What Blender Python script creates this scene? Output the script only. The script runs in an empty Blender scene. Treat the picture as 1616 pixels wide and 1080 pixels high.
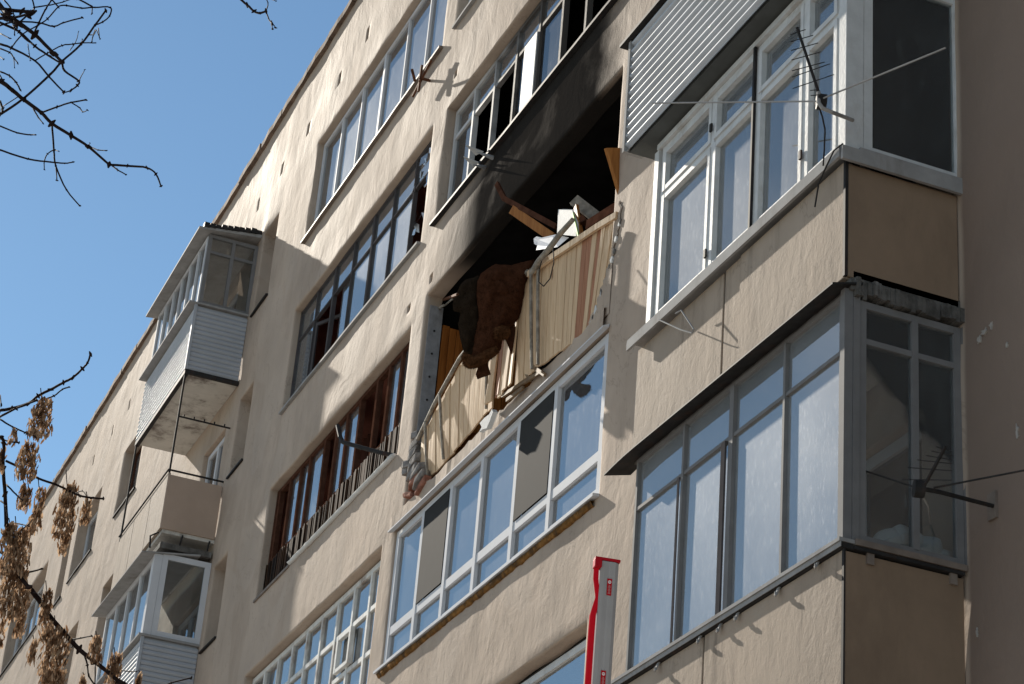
import bpy, bmesh, math, random
from mathutils import Vector, Matrix, noise
from mathutils.geometry import delaunay_2d_cdt
random.seed(7)
S = bpy.context.scene
COL = S.collection
# ------------------------------------------------------------------ camera
CAM = Vector((0.0, -7.3, 1.6))
RR = Vector((0.3857044, 0.9194282, 0.0767062))      # right
UU = Vector((0.3960068, -0.2400698, 0.8863098))     # up
FF = Vector((-0.8333131, 0.3114775, 0.4566958))     # forward
FPX = 3480.43                                       # focal length in photo pixels (1616 wide)
cd = bpy.data.cameras.new('camera'); co = bpy.data.objects.new('camera', cd); COL.objects.link(co)
mw = Matrix.Identity(4)
for i in range(3):
    mw[i][0] = RR[i]; mw[i][1] = UU[i]; mw[i][2] = -FF[i]; mw[i][3] = CAM[i]
co.matrix_world = mw
cd.sensor_width = 36; cd.lens = FPX / 1616 * 36; cd.clip_end = 2000; cd.clip_start = 0.1
S.camera = co
# ------------------------------------------------------------------ light
SUNDIR = Vector((5.9, 1.0, -3.62)).normalized()     # way the light travels
ELEV = math.asin(-SUNDIR.z)
AZ = math.atan2(-SUNDIR.x, -SUNDIR.y)               # clockwise from +Y
W = bpy.data.worlds.new('World'); S.world = W; W.use_nodes = True
wn = W.node_tree.nodes; wl = W.node_tree.links
for n in list(wn): wn.remove(n)
sky = wn.new('ShaderNodeTexSky'); sky.sky_type = 'NISHITA'; sky.sun_disc = False
sky.sun_elevation = ELEV; sky.sun_rotation = AZ; sky.altitude = 150
sky.air_density = 1.0; sky.dust_density = 0.04; sky.ozone_density = 3.2
bg = wn.new('ShaderNodeBackground'); bg.inputs['Strength'].default_value = 0.066
wo = wn.new('ShaderNodeOutputWorld')
# thin fair weather clouds over the street side of the sky (they show in the window panes)
tc = wn.new('ShaderNodeTexCoord')
cn = wn.new('ShaderNodeTexNoise'); cn.inputs['Scale'].default_value = 4.5; cn.inputs['Detail'].default_value = 7; cn.inputs['Roughness'].default_value = .55
cr = wn.new('ShaderNodeMapRange'); cr.inputs[1].default_value = .44; cr.inputs[2].default_value = .72
sx = wn.new('ShaderNodeSeparateXYZ'); ym = wn.new('ShaderNodeMapRange'); ym.inputs[1].default_value = .02; ym.inputs[2].default_value = -.22
mm = wn.new('ShaderNodeMath'); mm.operation = 'MULTIPLY'; m2 = wn.new('ShaderNodeMath'); m2.operation = 'MULTIPLY'; m2.inputs[1].default_value = .75
mx = wn.new('ShaderNodeMixRGB'); mx.inputs[2].default_value = (9.5, 9.6, 9.8, 1)
wl.new(tc.outputs['Generated'], cn.inputs['Vector']); wl.new(tc.outputs['Generated'], sx.inputs[0])
wl.new(sx.outputs['Y'], ym.inputs[0]); wl.new(cn.outputs['Fac'], cr.inputs[0])
wl.new(cr.outputs[0], mm.inputs[0]); wl.new(ym.outputs[0], mm.inputs[1]); wl.new(mm.outputs[0], m2.inputs[0])
tint = wn.new('ShaderNodeMixRGB'); tint.blend_type = 'MULTIPLY'; tint.inputs[0].default_value = 1; tint.inputs[2].default_value = (.98, 1.07, 1.0, 1)   # clear spring air
wl.new(m2.outputs[0], mx.inputs[0]); wl.new(sky.outputs[0], tint.inputs[1]); wl.new(tint.outputs[0], mx.inputs[1]); wl.new(mx.outputs[0], bg.inputs['Color'])
wl.new(bg.outputs[0], wo.inputs[0])
sd = bpy.data.lights.new('sun', 'SUN'); sd.energy = 4.4; sd.angle = math.radians(.53); sd.color = (1, .915, .79)
so = bpy.data.objects.new('sun', sd); COL.objects.link(so)
so.rotation_euler = SUNDIR.to_track_quat('-Z', 'Y').to_euler(); so.location = (-30, -20, 40)
S.view_settings.view_transform = 'Standard'; S.view_settings.look = 'None'
S.view_settings.gamma = 1; S.view_settings.use_curve_mapping = False
S.view_settings.exposure = 0.85
S.render.engine = 'CYCLES'
S.cycles.max_bounces = 8; S.cycles.transparent_max_bounces = 16; S.cycles.glossy_bounces = 4; S.cycles.diffuse_bounces = 4

# ------------------------------------------------------------------ helpers
def ray(px, py): return (RR * ((px - 808) / FPX) - UU * ((py - 540) / FPX) + FF)
def at(px, py, Y=0.0):
    """survey: the point of the plane y = Y measured at photo position px, py"""
    d = ray(px, py); return CAM + d * ((Y - CAM.y) / d.y)
def atd(px, py, dist): return CAM + ray(px, py) * dist

class MB:
    def __init__(s): s.v = []; s.f = []; s.sm = set()
    def add(s, vs, fs):
        o = len(s.v); s.v += [tuple(v) for v in vs]; s.f += [tuple(i + o for i in f) for f in fs]; return s
    def box(s, x0, x1, y0, y1, z0, z1):
        if x0 > x1: x0, x1 = x1, x0
        if y0 > y1: y0, y1 = y1, y0
        if z0 > z1: z0, z1 = z1, z0
        return s.add([(x0, y0, z0), (x1, y0, z0), (x1, y1, z0), (x0, y1, z0), (x0, y0, z1), (x1, y0, z1), (x1, y1, z1), (x0, y1, z1)],
              [(0, 3, 2, 1), (4, 5, 6, 7), (0, 1, 5, 4), (1, 2, 6, 5), (2, 3, 7, 6), (3, 0, 4, 7)])
    def bar(s, a, b, w, h, up=(0, 0, 1)):
        """box beam from a to b, w across, h along up"""
        a = Vector(a); b = Vector(b); d = (b - a).normalized(); up = Vector(up)
        sd = d.cross(up)
        if sd.length < 1e-4: sd = d.cross(Vector((0, 1, 0)))
        sd.normalize(); u = sd.cross(d)
        vs = [p + sd * (i * w / 2) + u * (j * h / 2) for p in (a, b) for i, j in ((-1, -1), (1, -1), (1, 1), (-1, 1))]
        return s.add(vs, [(3, 2, 1, 0), (4, 5, 6, 7), (0, 1, 5, 4), (1, 2, 6, 5), (2, 3, 7, 6), (3, 0, 4, 7)])
    def tube(s, pts, r, n=8, cap=True):
        pts = [Vector(p) for p in pts]; k = len(pts)
        rs = r if isinstance(r, (list, tuple)) else [r] * k
        vs = []; fs = []; ref = Vector((0.31, 0.2, 0.93)); pu = None
        for i, p in enumerate(pts):
            t = (pts[min(i + 1, k - 1)] - pts[max(i - 1, 0)])
            if t.length < 1e-9: t = Vector((0, 0, 1))
            t.normalize()
            u = (pu - t * pu.dot(t)) if pu is not None else ref.cross(t)
            if u.length < 1e-5: u = Vector((1, 0, 0)).cross(t)
            u.normalize(); pu = u; w = t.cross(u)
            for j in range(n):
                a = 2 * math.pi * j / n; vs.append(p + (u * math.cos(a) + w * math.sin(a)) * rs[i])
        for i in range(k - 1):
            for j in range(n):
                fs.append((i * n + j, i * n + (j + 1) % n, (i + 1) * n + (j + 1) % n, (i + 1) * n + j))
        if cap: fs.append(tuple(range(n))[::-1]); fs.append(tuple((k - 1) * n + j for j in range(n)))
        return s.add(vs, fs)
    def slab(s, pts, t):
        """thick plate: 3-D outline pts pushed along vector t"""
        pts = [Vector(p) for p in pts]; t = Vector(t); n = len(pts)
        return s.add(pts + [p + t for p in pts], [tuple(range(n))[::-1], tuple(range(n, 2 * n))] + [(i, (i + 1) % n, n + (i + 1) % n, n + i) for i in range(n)])
    def build(s, name, mat, parent=None, smooth=False, bevel=0.0, auto=None):
        me = bpy.data.meshes.new(name)
        xs = [v[0] for v in s.v]; ys = [v[1] for v in s.v]; zs = [v[2] for v in s.v]
        c = Vector(((min(xs) + max(xs)) / 2, (min(ys) + max(ys)) / 2, (min(zs) + max(zs)) / 2))
        me.from_pydata([(v[0] - c.x, v[1] - c.y, v[2] - c.z) for v in s.v], [], s.f); me.update()
        bm = bmesh.new(); bm.from_mesh(me); bmesh.ops.recalc_face_normals(bm, faces=bm.faces); bm.to_mesh(me); bm.free()
        if mat: me.materials.append(mat)
        o = bpy.data.objects.new(name, me); COL.objects.link(o)
        if smooth: me.polygons.foreach_set('use_smooth', [True] * len(me.polygons))
        if bevel:
            b = o.modifiers.new('bevel', 'BEVEL'); b.width = bevel; b.segments = 2; b.limit_method = 'ANGLE'; b.angle_limit = math.radians(40)
        o.location = c
        if parent:
            o.parent = parent; o.location = c - WL[parent.name]
        WL[o.name] = c.copy()
        return o
WL = {}
def empty(name, loc, label=None, cat=None, group=None):
    o = bpy.data.objects.new(name, None); COL.objects.link(o); o.location = loc; o.empty_display_size = .2
    WL[o.name] = Vector(loc); tag(o, label, cat, group); return o
def tag(o, label=None, cat=None, group=None, kind=None):
    if label: o['label'] = label
    if cat: o['category'] = cat
    if group: o['group'] = group
    if kind: o['kind'] = kind
    return o
def rnd(a, b): return random.uniform(a, b)
def nz(x, y, z): return noise.noise(Vector((x, y, z)))

# ------------------------------------------------------------------ materials
class NT:
    def __init__(s, name):
        s.m = bpy.data.materials.new(name); s.m.use_nodes = True; s.t = s.m.node_tree; s.n = s.t.nodes; s.l = s.t.links
        s.b = s.n['Principled BSDF']; s.out = s.n['Material Output']; s._pos = None
    def new(s, ty, **kw):
        n = s.n.new('ShaderNode' + ty)
        for k, v in kw.items(): setattr(n, k, v)
        return n
    def put(s, sock, v):
        if isinstance(v, bpy.types.NodeSocket): s.l.new(v, sock)
        elif isinstance(v, (tuple, list)) and len(v) == 3 and sock.type == 'RGBA': sock.default_value = (*v, 1)
        else: sock.default_value = v
    def pos(s, sc=(1, 1, 1)):
        if s._pos is None: s._pos = s.new('NewGeometry').outputs['Position']
        mp = s.new('Mapping'); s.l.new(s._pos, mp.inputs[0]); mp.inputs['Scale'].default_value = sc; return mp.outputs[0]
    def noise(s, scale, detail=5, rough=.55, sc=(1, 1, 1), dist=0):
        n = s.new('TexNoise'); s.l.new(s.pos(sc), n.inputs['Vector']); n.inputs['Scale'].default_value = scale
        n.inputs['Detail'].default_value = detail; n.inputs['Roughness'].default_value = rough; n.inputs['Distortion'].default_value = dist
        return n.outputs['Fac']
    def rng(s, v, a, b, c=0., d=1., smooth=True):
        n = s.new('MapRange'); n.interpolation_type = 'SMOOTHSTEP' if smooth else 'LINEAR'
        s.put(n.inputs[0], v); n.inputs[1].default_value = a; n.inputs[2].default_value = b; n.inputs[3].default_value = c; n.inputs[4].default_value = d
        return n.outputs[0]
    def math(s, op, a, b=0.0):
        n = s.new('Math', operation=op); s.put(n.inputs[0], a); s.put(n.inputs[1], b); return n.outputs[0]
    def mix(s, f, a, b, mode='MIX'):
        n = s.new('MixRGB', blend_type=mode); s.put(n.inputs[0], f); s.put(n.inputs[1], a); s.put(n.inputs[2], b); return n.outputs[0]
    def xyz(s):
        n = s.new('SeparateXYZ')
        if s._pos is None: s._pos = s.new('NewGeometry').outputs['Position']
        s.l.new(s._pos, n.inputs[0]); return n.outputs
    def rand(s): return s.new('ObjectInfo').outputs['Random']
    def bump(s, h, dist, strength=1.0, prev=None):
        n = s.new('Bump'); s.put(n.inputs['Height'], h); n.inputs['Distance'].default_value = dist; n.inputs['Strength'].default_value = strength
        if prev is not None: s.l.new(prev, n.inputs['Normal'])
        return n.outputs[0]
    def fin(s, col, rough=.7, metal=0, nrm=None, spec=None):
        s.put(s.b.inputs['Base Color'], col); s.put(s.b.inputs['Roughness'], rough); s.put(s.b.inputs['Metallic'], metal)
        if nrm is not None: s.l.new(nrm, s.b.inputs['Normal'])
        if spec is not None: s.b.inputs['Specular IOR Level'].default_value = spec
        return s.m

def simple(name, col, rough=.6, metal=0, var=.12, scale=9, bump=0.0, dirt=None, dirtamt=.5, spec=.045, dlo=.5):
    k = NT(name); n1 = k.noise(scale, 6, .6)
    c = k.mix(k.rng(n1, .3, .7), tuple(x * (1 - var) for x in col), tuple(min(1, x * (1 + var)) for x in col))
    if dirt is not None:
        c = k.mix(k.rng(k.noise(scale * .6, 8, .7, (1, 1, .35)), dlo, dlo + .25, 0, dirtamt), c, dirt)
    nr = k.bump(k.noise(scale * 5, 4), bump) if bump else None
    return k.fin(c, rough, metal, nr, None if metal > .25 else spec)

def plaster(name, base, soot=False, right=None, streak=.5, relief=1.0):
    k = NT(name); big = k.noise(.55, 5, .6); mid = k.noise(2.6, 6, .6, (1, 1, .5)); st = k.noise(7, 5, .6, (1, 1, .14)); fine = k.noise(38, 5, .65)
    d = tuple(x * .82 for x in base); l = tuple(min(1, x * 1.1) for x in base)
    c = k.mix(k.rng(big, .3, .7), d, l)
    c = k.mix(k.rng(mid, .42, .72, 0, .35), c, tuple(x * .72 for x in base))
    c = k.mix(k.rng(st, .5, .78, 0, streak * .55), c, tuple(x * .62 for x in base))
    c = k.mix(k.rng(k.noise(5, 3), .7, .78, 0, .4), c, tuple(min(1, x * 1.25) for x in base))
    pt = k.rng(k.noise(.42, 2, .4, (1, 1, .8), 1.2), .56, .585, 0, .3); c = k.mix(pt, c, tuple(v * f_ for v, f_ in zip(base, (1.06, 1.1, 1.14))))
    ck = k.rng(k.math('ABSOLUTE', k.math('SUBTRACT', k.noise(.8, 6, .6, (1.3, 1, .7), .8), .5)), .006, .0, 0, .3); c = k.mix(ck, c, tuple(v * .4 for v in base))
    x, y, z = k.xyz()
    if right is not None:  # beyond the right balconies the wall colour is browned to stand for deeper shade
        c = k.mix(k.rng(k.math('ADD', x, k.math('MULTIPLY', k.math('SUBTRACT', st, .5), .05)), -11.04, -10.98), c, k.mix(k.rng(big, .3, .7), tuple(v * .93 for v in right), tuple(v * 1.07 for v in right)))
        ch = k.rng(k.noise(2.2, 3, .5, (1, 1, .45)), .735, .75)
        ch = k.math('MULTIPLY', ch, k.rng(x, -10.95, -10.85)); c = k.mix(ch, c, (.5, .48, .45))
    if soot:
        # soot tongue above the burnt out loggia: heavier to the right, thin on the left
        zz = k.math('ADD', z, k.math('MULTIPLY', k.math('SUBTRACT', k.noise(1.3, 4, .5), .5), .7))
        top = k.math('ADD', 14.75, k.math('MULTIPLY', k.rng(x, -21.8, -19.0), .95))
        dz = k.math('SUBTRACT', zz, top)
        mz = k.rng(dz, 1.0, .05)
        mx_ = k.math('MULTIPLY', k.rng(x, -22.7, -21.0), k.rng(k.math('ADD', x, k.math('MULTIPLY', k.math('SUBTRACT', k.noise(2.0, 4), .5), .7)), -16.85, -17.75))
        mb = k.rng(z, 13.6, 14.0)
        m = k.math('MULTIPLY', k.math('MULTIPLY', mz, mx_), mb)
        lick = k.rng(k.noise(1.6, 5, .6, (.8, 1, 1.2), .6), .2, .5, .95, 1)
        m = k.math('MULTIPLY', m, lick)
        # soot licking up round the burnt window on the floor above
        m3 = k.math('MULTIPLY', k.math('MULTIPLY', k.rng(x, -20.6, -18.2), k.rng(x, -16.8, -17.4)), k.math('MULTIPLY', k.rng(z, 16.7, 17.0), k.rng(zz, 17.6, 17.0)))
        m = k.math('MAXIMUM', m, m3)
        # inside of the reveal of the burnt opening
        inn = k.math('MULTIPLY', k.rng(y, .02, .07), k.math('MULTIPLY', k.rng(x, -22.3, -21.4), k.math('MULTIPLY', k.rng(x, -16.9, -17.0), k.math('MULTIPLY', k.rng(z, 13.0, 13.6), k.rng(z, 14.6, 14.5)))))
        m = k.math('MAXIMUM', m, inn)
        c = k.mix(k.math('MULTIPLY', m, .97), c, (.012, .0117, .0117))
        sp = k.math('MULTIPLY', k.math('SUBTRACT', 1.0, m), .015)
    if not soot: sp = .03
    h = k.math('ADD', k.math('MULTIPLY', k.noise(2.6, 5, .55, (1, 1, .7), .8), relief * .95), k.math('MULTIPLY', k.noise(11, 5, .62, (1, 1, .62), .5), .36))
    b1 = k.bump(h, .016, .8); b2 = k.bump(fine, .0025, .5, b1)
    k.put(k.b.inputs['Specular IOR Level'], sp)
    return k.fin(c, k.rng(big, .3, .7, .66, .76), 0, b2)

def wood(name, c1, c2, rough=.6, axis='z', knots=True, var=.25):
    k = NT(name); sc = {'z': (14, 14, .7), 'x': (.7, 14, 14)}[axis]
    r = k.rand(); g = k.new('TexNoise'); 
    v = k.new('VectorMath', operation='ADD'); k.l.new(k.pos(sc), v.inputs[0]); cmb = k.new('CombineXYZ'); k.put(cmb.inputs[0], k.math('MULTIPLY', r, 37.)); k.put(cmb.inputs[2], k.math('MULTIPLY', r, 11.)); k.l.new(cmb.outputs[0], v.inputs[1])
    k.l.new(v.outputs[0], g.inputs['Vector']); g.inputs['Scale'].default_value = 1.6; g.inputs['Detail'].default_value = 6; g.inputs['Distortion'].default_value = .6
    c = k.mix(k.rng(g.outputs['Fac'], .35, .68), c1, c2)
    c = k.mix(k.math('MULTIPLY', r, var), c, tuple(x * .45 for x in c1))
    if knots: c = k.mix(k.rng(k.noise(9, 2, .5, (1, 1, .45)), .72, .76, 0, .7), c, (.16, .075, .035))
    return k.fin(c, rough, 0, k.bump(g.outputs['Fac'], .003, .6), .06)

def glass(name, ior=2.0, dust=.05, dustcol=(.8, .82, .84), tint=(.86, .9, .92), rough=0.0, streak=4.0):
    k = NT(name); k.n.remove(k.b)
    tr = k.new('BsdfTransparent'); tr.inputs[0].default_value = (*tint, 1)
    gl = k.new('BsdfGlossy'); gl.inputs['Roughness'].default_value = rough; gl.inputs['Color'].default_value = (1, 1, 1, 1)
    fr = k.new('Fresnel'); fr.inputs['IOR'].default_value = ior
    wob = k.bump(k.noise(1.1, 2), .004, .3); k.l.new(wob, gl.inputs['Normal'])
    m1 = k.new('MixShader'); k.l.new(fr.outputs[0], m1.inputs[0]); k.l.new(tr.outputs[0], m1.inputs[1]); k.l.new(gl.outputs[0], m1.inputs[2])
    df0 = k.new('BsdfDiffuse'); df0.inputs[0].default_value = (*dustcol, 1); hz = k.new('BsdfGlossy'); hz.inputs['Roughness'].default_value = .5; hz.inputs['Color'].default_value = (.55, .56, .57, 1)
    df = k.new('MixShader'); df.inputs[0].default_value = .3; k.l.new(df0.outputs[0], df.inputs[1]); k.l.new(hz.outputs[0], df.inputs[2])
    dm = k.math('ADD', k.math('MULTIPLY', k.rng(k.noise(.9, 3, .5), .2, .8, .55, 1), dust), k.math('MULTIPLY', k.rng(k.noise(streak * 4, 6, .75, (1, 1, .3)), .5, .85), dust * 1.1))
    m2 = k.new('MixShader'); k.put(m2.inputs[0], dm); k.l.new(m1.outputs[0], m2.inputs[1]); k.l.new(df.outputs[0], m2.inputs[2])
    k.l.new(m2.outputs[0], k.out.inputs[0]); return k.m

M = {}
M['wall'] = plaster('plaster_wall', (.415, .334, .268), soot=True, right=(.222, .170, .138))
M['panel'] = plaster('rendered_panel', (.35, .282, .222), streak=2.0, relief=.25)
M['shade_brown_panel'] = simple('shade_darkened_brown_panel', (.24, .172, .120), .75, 0, .10, 1.6, .0015, (.12, .085, .06), .45)  # right end panels: brown with their deeper shade put into the colour
M['tan_panel'] = simple('tan_painted_panel', (.40, .303, .238), .7, 0, .07, 1.5, .001)
M['pvc'] = simple('white_pvc', (.55, .56, .585), .6, 0, .04, 3, spec=.01)
M['white_wood'] = simple('old_white_paint', (.54, .55, .55), .55, 0, .08, 7, .002, (.30, .25, .2), .45)
M['peel'] = simple('peeling_paint', (.62, .62, .60), .6, 0, .1, 7, .003, (.2, .13, .09), .9)
M['alu'] = simple('grey_aluminium', (.175, .172, .172), .6, 0, .08, 6, spec=.02)
M['dark_alu'] = simple('dark_frame', (.075, .07, .072), .8, 0, .1, 6, spec=0)
M['brown_wood'] = simple('brown_frame', (.075, .034, .022), .8, 0, .25, 9, .001, spec=0)
M['char'] = wood('charred_slats', (.014, .010, .008), (.10, .05, .026), .8, knots=False, var=.6)
M['soffit'] = simple('soffit_metal', (.085, .09, .088), .6, 0, .15, 3)
M['dark_metal'] = simple('dark_metal', (.03, .029, .029), .6, 0, .2, 12, 0, (.09, .045, .03), .5)
M['rust'] = simple('rusty_metal', (.13, .06, .035), .8, .2, .35, 12, .002, (.04, .025, .02), .8)
M['galv'] = simple('galvanised_sheet', (.42, .44, .47), .45, .25, .08, 4, spec=.15)
M['flash'] = simple('sill_flashing', (.29, .285, .28), .7, 0, .1, 6, 0, (.17, .15, .135), .6, spec=.01)
M['brown_flash'] = simple('brown_flashing', (.20, .165, .14), .6, .1, .2, 6)
M['siding'] = simple('pale_siding', (.37, .39, .425), .45, 0, .05, 3)
M['coping'] = simple('roof_edge', (.17, .12, .09), .85, 0, .3, 4, .006, (.06, .05, .045), .8)
M['concrete'] = simple('rough_concrete', (.10, .095, .088), .9, 0, .35, 7, .012, (.42, .41, .4), .6)
M['soffit_white'] = simple('peeling_soffit', (.52, .50, .46), .8, 0, .06, 3.5, .002, (.15, .125, .11), 1, dlo=.46)
M['pine'] = wood('raw_pine', (.64, .47, .305), (.55, .385, .24), var=.10)
M['pine_shaded'] = wood('shade_darkened_pine', (.22, .15, .09), (.16, .105, .06))  # pine with the parapet's shade on the battens put into its colour
M['pine_red'] = wood('red_pine', (.40, .20, .12), (.32, .15, .085))
M['orange'] = wood('varnished_lining', (.36, .125, .028), (.22, .066, .014), .45, knots=False, var=.35)
M['room'] = simple('loggia_room', (.30, .28, .25), .8, 0, .15, 1.5)
M['brown_room'] = simple('brown_room', (.30, .12, .085), .7, 0, .2, 2)
M['soot'] = simple('soot_black', (.006, .0058, .0057), .95, 0, .4, 3)
M['glass'] = glass('window_glass', 4.2, .08)
M['glass_end'] = glass('clear_end_glass', 1.55, .03)
M['glass_dusty'] = glass('dusty_glass', 2.8, .22, streak=14)
M['glass_curt'] = glass('curtained_glass', 2.3, .13, streak=9)
M['glass_soot'] = glass('sooted_glass', 1.7, .05, (.3, .31, .33), (.45, .47, .5))
M['screen'] = simple('mosquito_screen', (.036, .035, .034), .8, 0, .05, 5)
M['chip'] = simple('bare_filler', (.34, .32, .295), .9, 0, .1, 9)
M['grey_blind'] = simple('grey_blind', (.30, .32, .33), .8, 0, .1, 3)
M['curtain'] = simple('sheer_curtain', (.62, .72, .82), .8, 0, .04, 3)
M['blind'] = simple('pale_blind', (.60, .68, .74), .8, 0, .06, 2)
M['foam'] = simple('orange_foam', (.22, .11, .035), .9, 0, .4, 12, .02, (.045, .032, .024), 1, dlo=.44)
M['white_foam'] = simple('white_foam', (.56, .56, .55), .75, 0, .05, 8, .004)
M['brick_grey'] = simple('broken_masonry', (.22, .205, .195), .95, 0, .3, 8, .02)
M['brick_red'] = simple('red_brick', (.26, .12, .085), .95, 0, .25, 9, .015)
M['grey_jamb'] = simple('grey_strip', (.27, .265, .27), .6, 0, .15, 8, .003, (.1, .08, .07), .5)
M['fur'] = simple('brown_sheepskin', (.052, .022, .0125), .95, 0, .2, 16, .006, spec=0)
M['fur_trim'] = simple('fur_trim', (.095, .044, .021), .95, 0, .3, 30, .006, spec=0)
M['coat_dark'] = simple('dark_green_cloth', (.021, .015, .0105), .95, 0, .2, 18, .006, spec=0)
M['pole'] = simple('weathered_pole', (.26, .235, .20), .75, .1, .3, 14, .004, (.1, .07, .05), .7)
M['bark'] = simple('twig_bark', (.022, .014, .012), .85, 0, .35, 30, .002)
M['grey_boom'] = simple('boom_grey', (.36, .355, .36), .45, .1, .06, 5)
M['red'] = simple('red_rubber', (.62, .008, .02), .45, 0, .06, 5)
M['sticker'] = simple('red_sticker', (.45, .012, .02), .4, 0, .03, 5)
M['asphalt'] = simple('pale_yard', (.30, .285, .265), .9, 0, .2, .6, .004, (.78, .79, .8), .8)
M['white'] = simple('clean_white', (.82, .82, .82), .5, 0, .02, 4)
M['green'] = simple('green_strip', (.18, .42, .05), .6, 0, .05, 4)
M['board'] = wood('brown_board', (.36, .155, .045), (.27, .105, .03), .55, knots=False)
M['curtain_brown'] = simple('brown_curtain', (.10, .042, .03), .85, 0, .2, 4)
k = NT('dry_seed'); c = k.mix(k.rng(k.noise(26, 2), .38, .66), (.15, .082, .045), (.50, .35, .23)); k.n.remove(k.b)
dfn = k.new('BsdfDiffuse'); trn = k.new('BsdfTranslucent'); k.put(dfn.inputs[0], c); k.put(trn.inputs[0], c); ms = k.new('MixShader'); ms.inputs[0].default_value = .45
k.l.new(dfn.outputs[0], ms.inputs[1]); k.l.new(trn.outputs[0], ms.inputs[2]); k.l.new(ms.outputs[0], k.out.inputs[0]); M['seed'] = k.m

# ------------------------------------------------------------------ ground
g = MB(); g.add([(-600, -400, 0), (400, -400, 0), (400, 400, 0), (-600, 400, 0)], [(0, 1, 2, 3)])
tag(g.build('ground', M['asphalt']), kind='structure')

# ------------------------------------------------------------------ the building
B = empty('apartment_building', (-32, 0, 0), 'long beige rendered apartment block with rows of loggias, balconies and one burnt out flat', 'apartment building')
WX0, WX1, WZ1 = -76.0, 2.0, 22.1
OP = []   # openings: x0, x1, z0, z1, depth, closed back
def op(*a): OP.append(a)
LX0, LX1, BX0, BX1 = -29.03, -23.13, -22.62, -17.03
op(LX0, LX1, 18.27, 20.10, .17, 0); op(LX0, LX1, 15.32, 17.08, .17, 0); op(LX0, LX1, 12.39, 14.13, .17, 0); op(LX0, LX1 - .2, 9.45, 11.27, .16, 0)
op(BX0, BX1, 18.30, 20.10, .17, 0); op(BX0, BX1, 15.32, 17.04, .17, 0); op(BX0, BX1, 11.46, 14.33, .20, 0); op(BX0 - .24, BX1 + .07, 9.58, 11.32, .10, 0); op(BX0 - .2, BX1, 6.70, 8.39, .16, 0)
SMALL = [(-41.42, -39.7, 18.1, 19.56), (-45.7, -43.45, 18.08, 19.54), (-47.05, -46.3, 17.95, 19.42), (-53.4, -49.0, 18.1, 19.72), (-41.32, -40.2, 15.1, 16.57), (-44.45, -43.44, 15.0, 16.54),
         (-31.85, -31.0, 18.28, 19.85), (-31.85, -31.05, 15.36, 16.75), (-31.92, -31.1, 12.45, 13.85), (-53.4, -49.0, 15.1, 16.7), (-47.05, -46.3, 15.0, 16.4)]
for a in SMALL: op(*a, .26, 0)
DOORS = [(-34.9, -33.2, 18.3, 19.6), (-33.9, -32.55, 14.55, 16.55), (-34.2, -32.6, 12.3, 13.6), (-13.3, -11.6, 9.0, 11.0), (-13.4, -11.55, 6.3, 8.2)]
for a in DOORS: op(*a, .14, 0)
for px, py in ((580, 53), (536, 123), (487, 203), (446, 265), (408, 322)):
    p = at(px, py); op(p.x - .055, p.x + .055, p.z - .13, p.z + .11, .25, 1)
for vx in (-36.2, -38.2, -40.1, -41.9, -43.4, -45.2, -47, -48.8): op(vx - .055, vx + .055, 20.72, 20.95, .25, 1)
for px, py in ((681, 439), (645, 486), (719, 116)):
    p = at(px, py); op(p.x - .05, p.x + .05, p.z - .05, p.z + .05, .12, 1)

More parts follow.
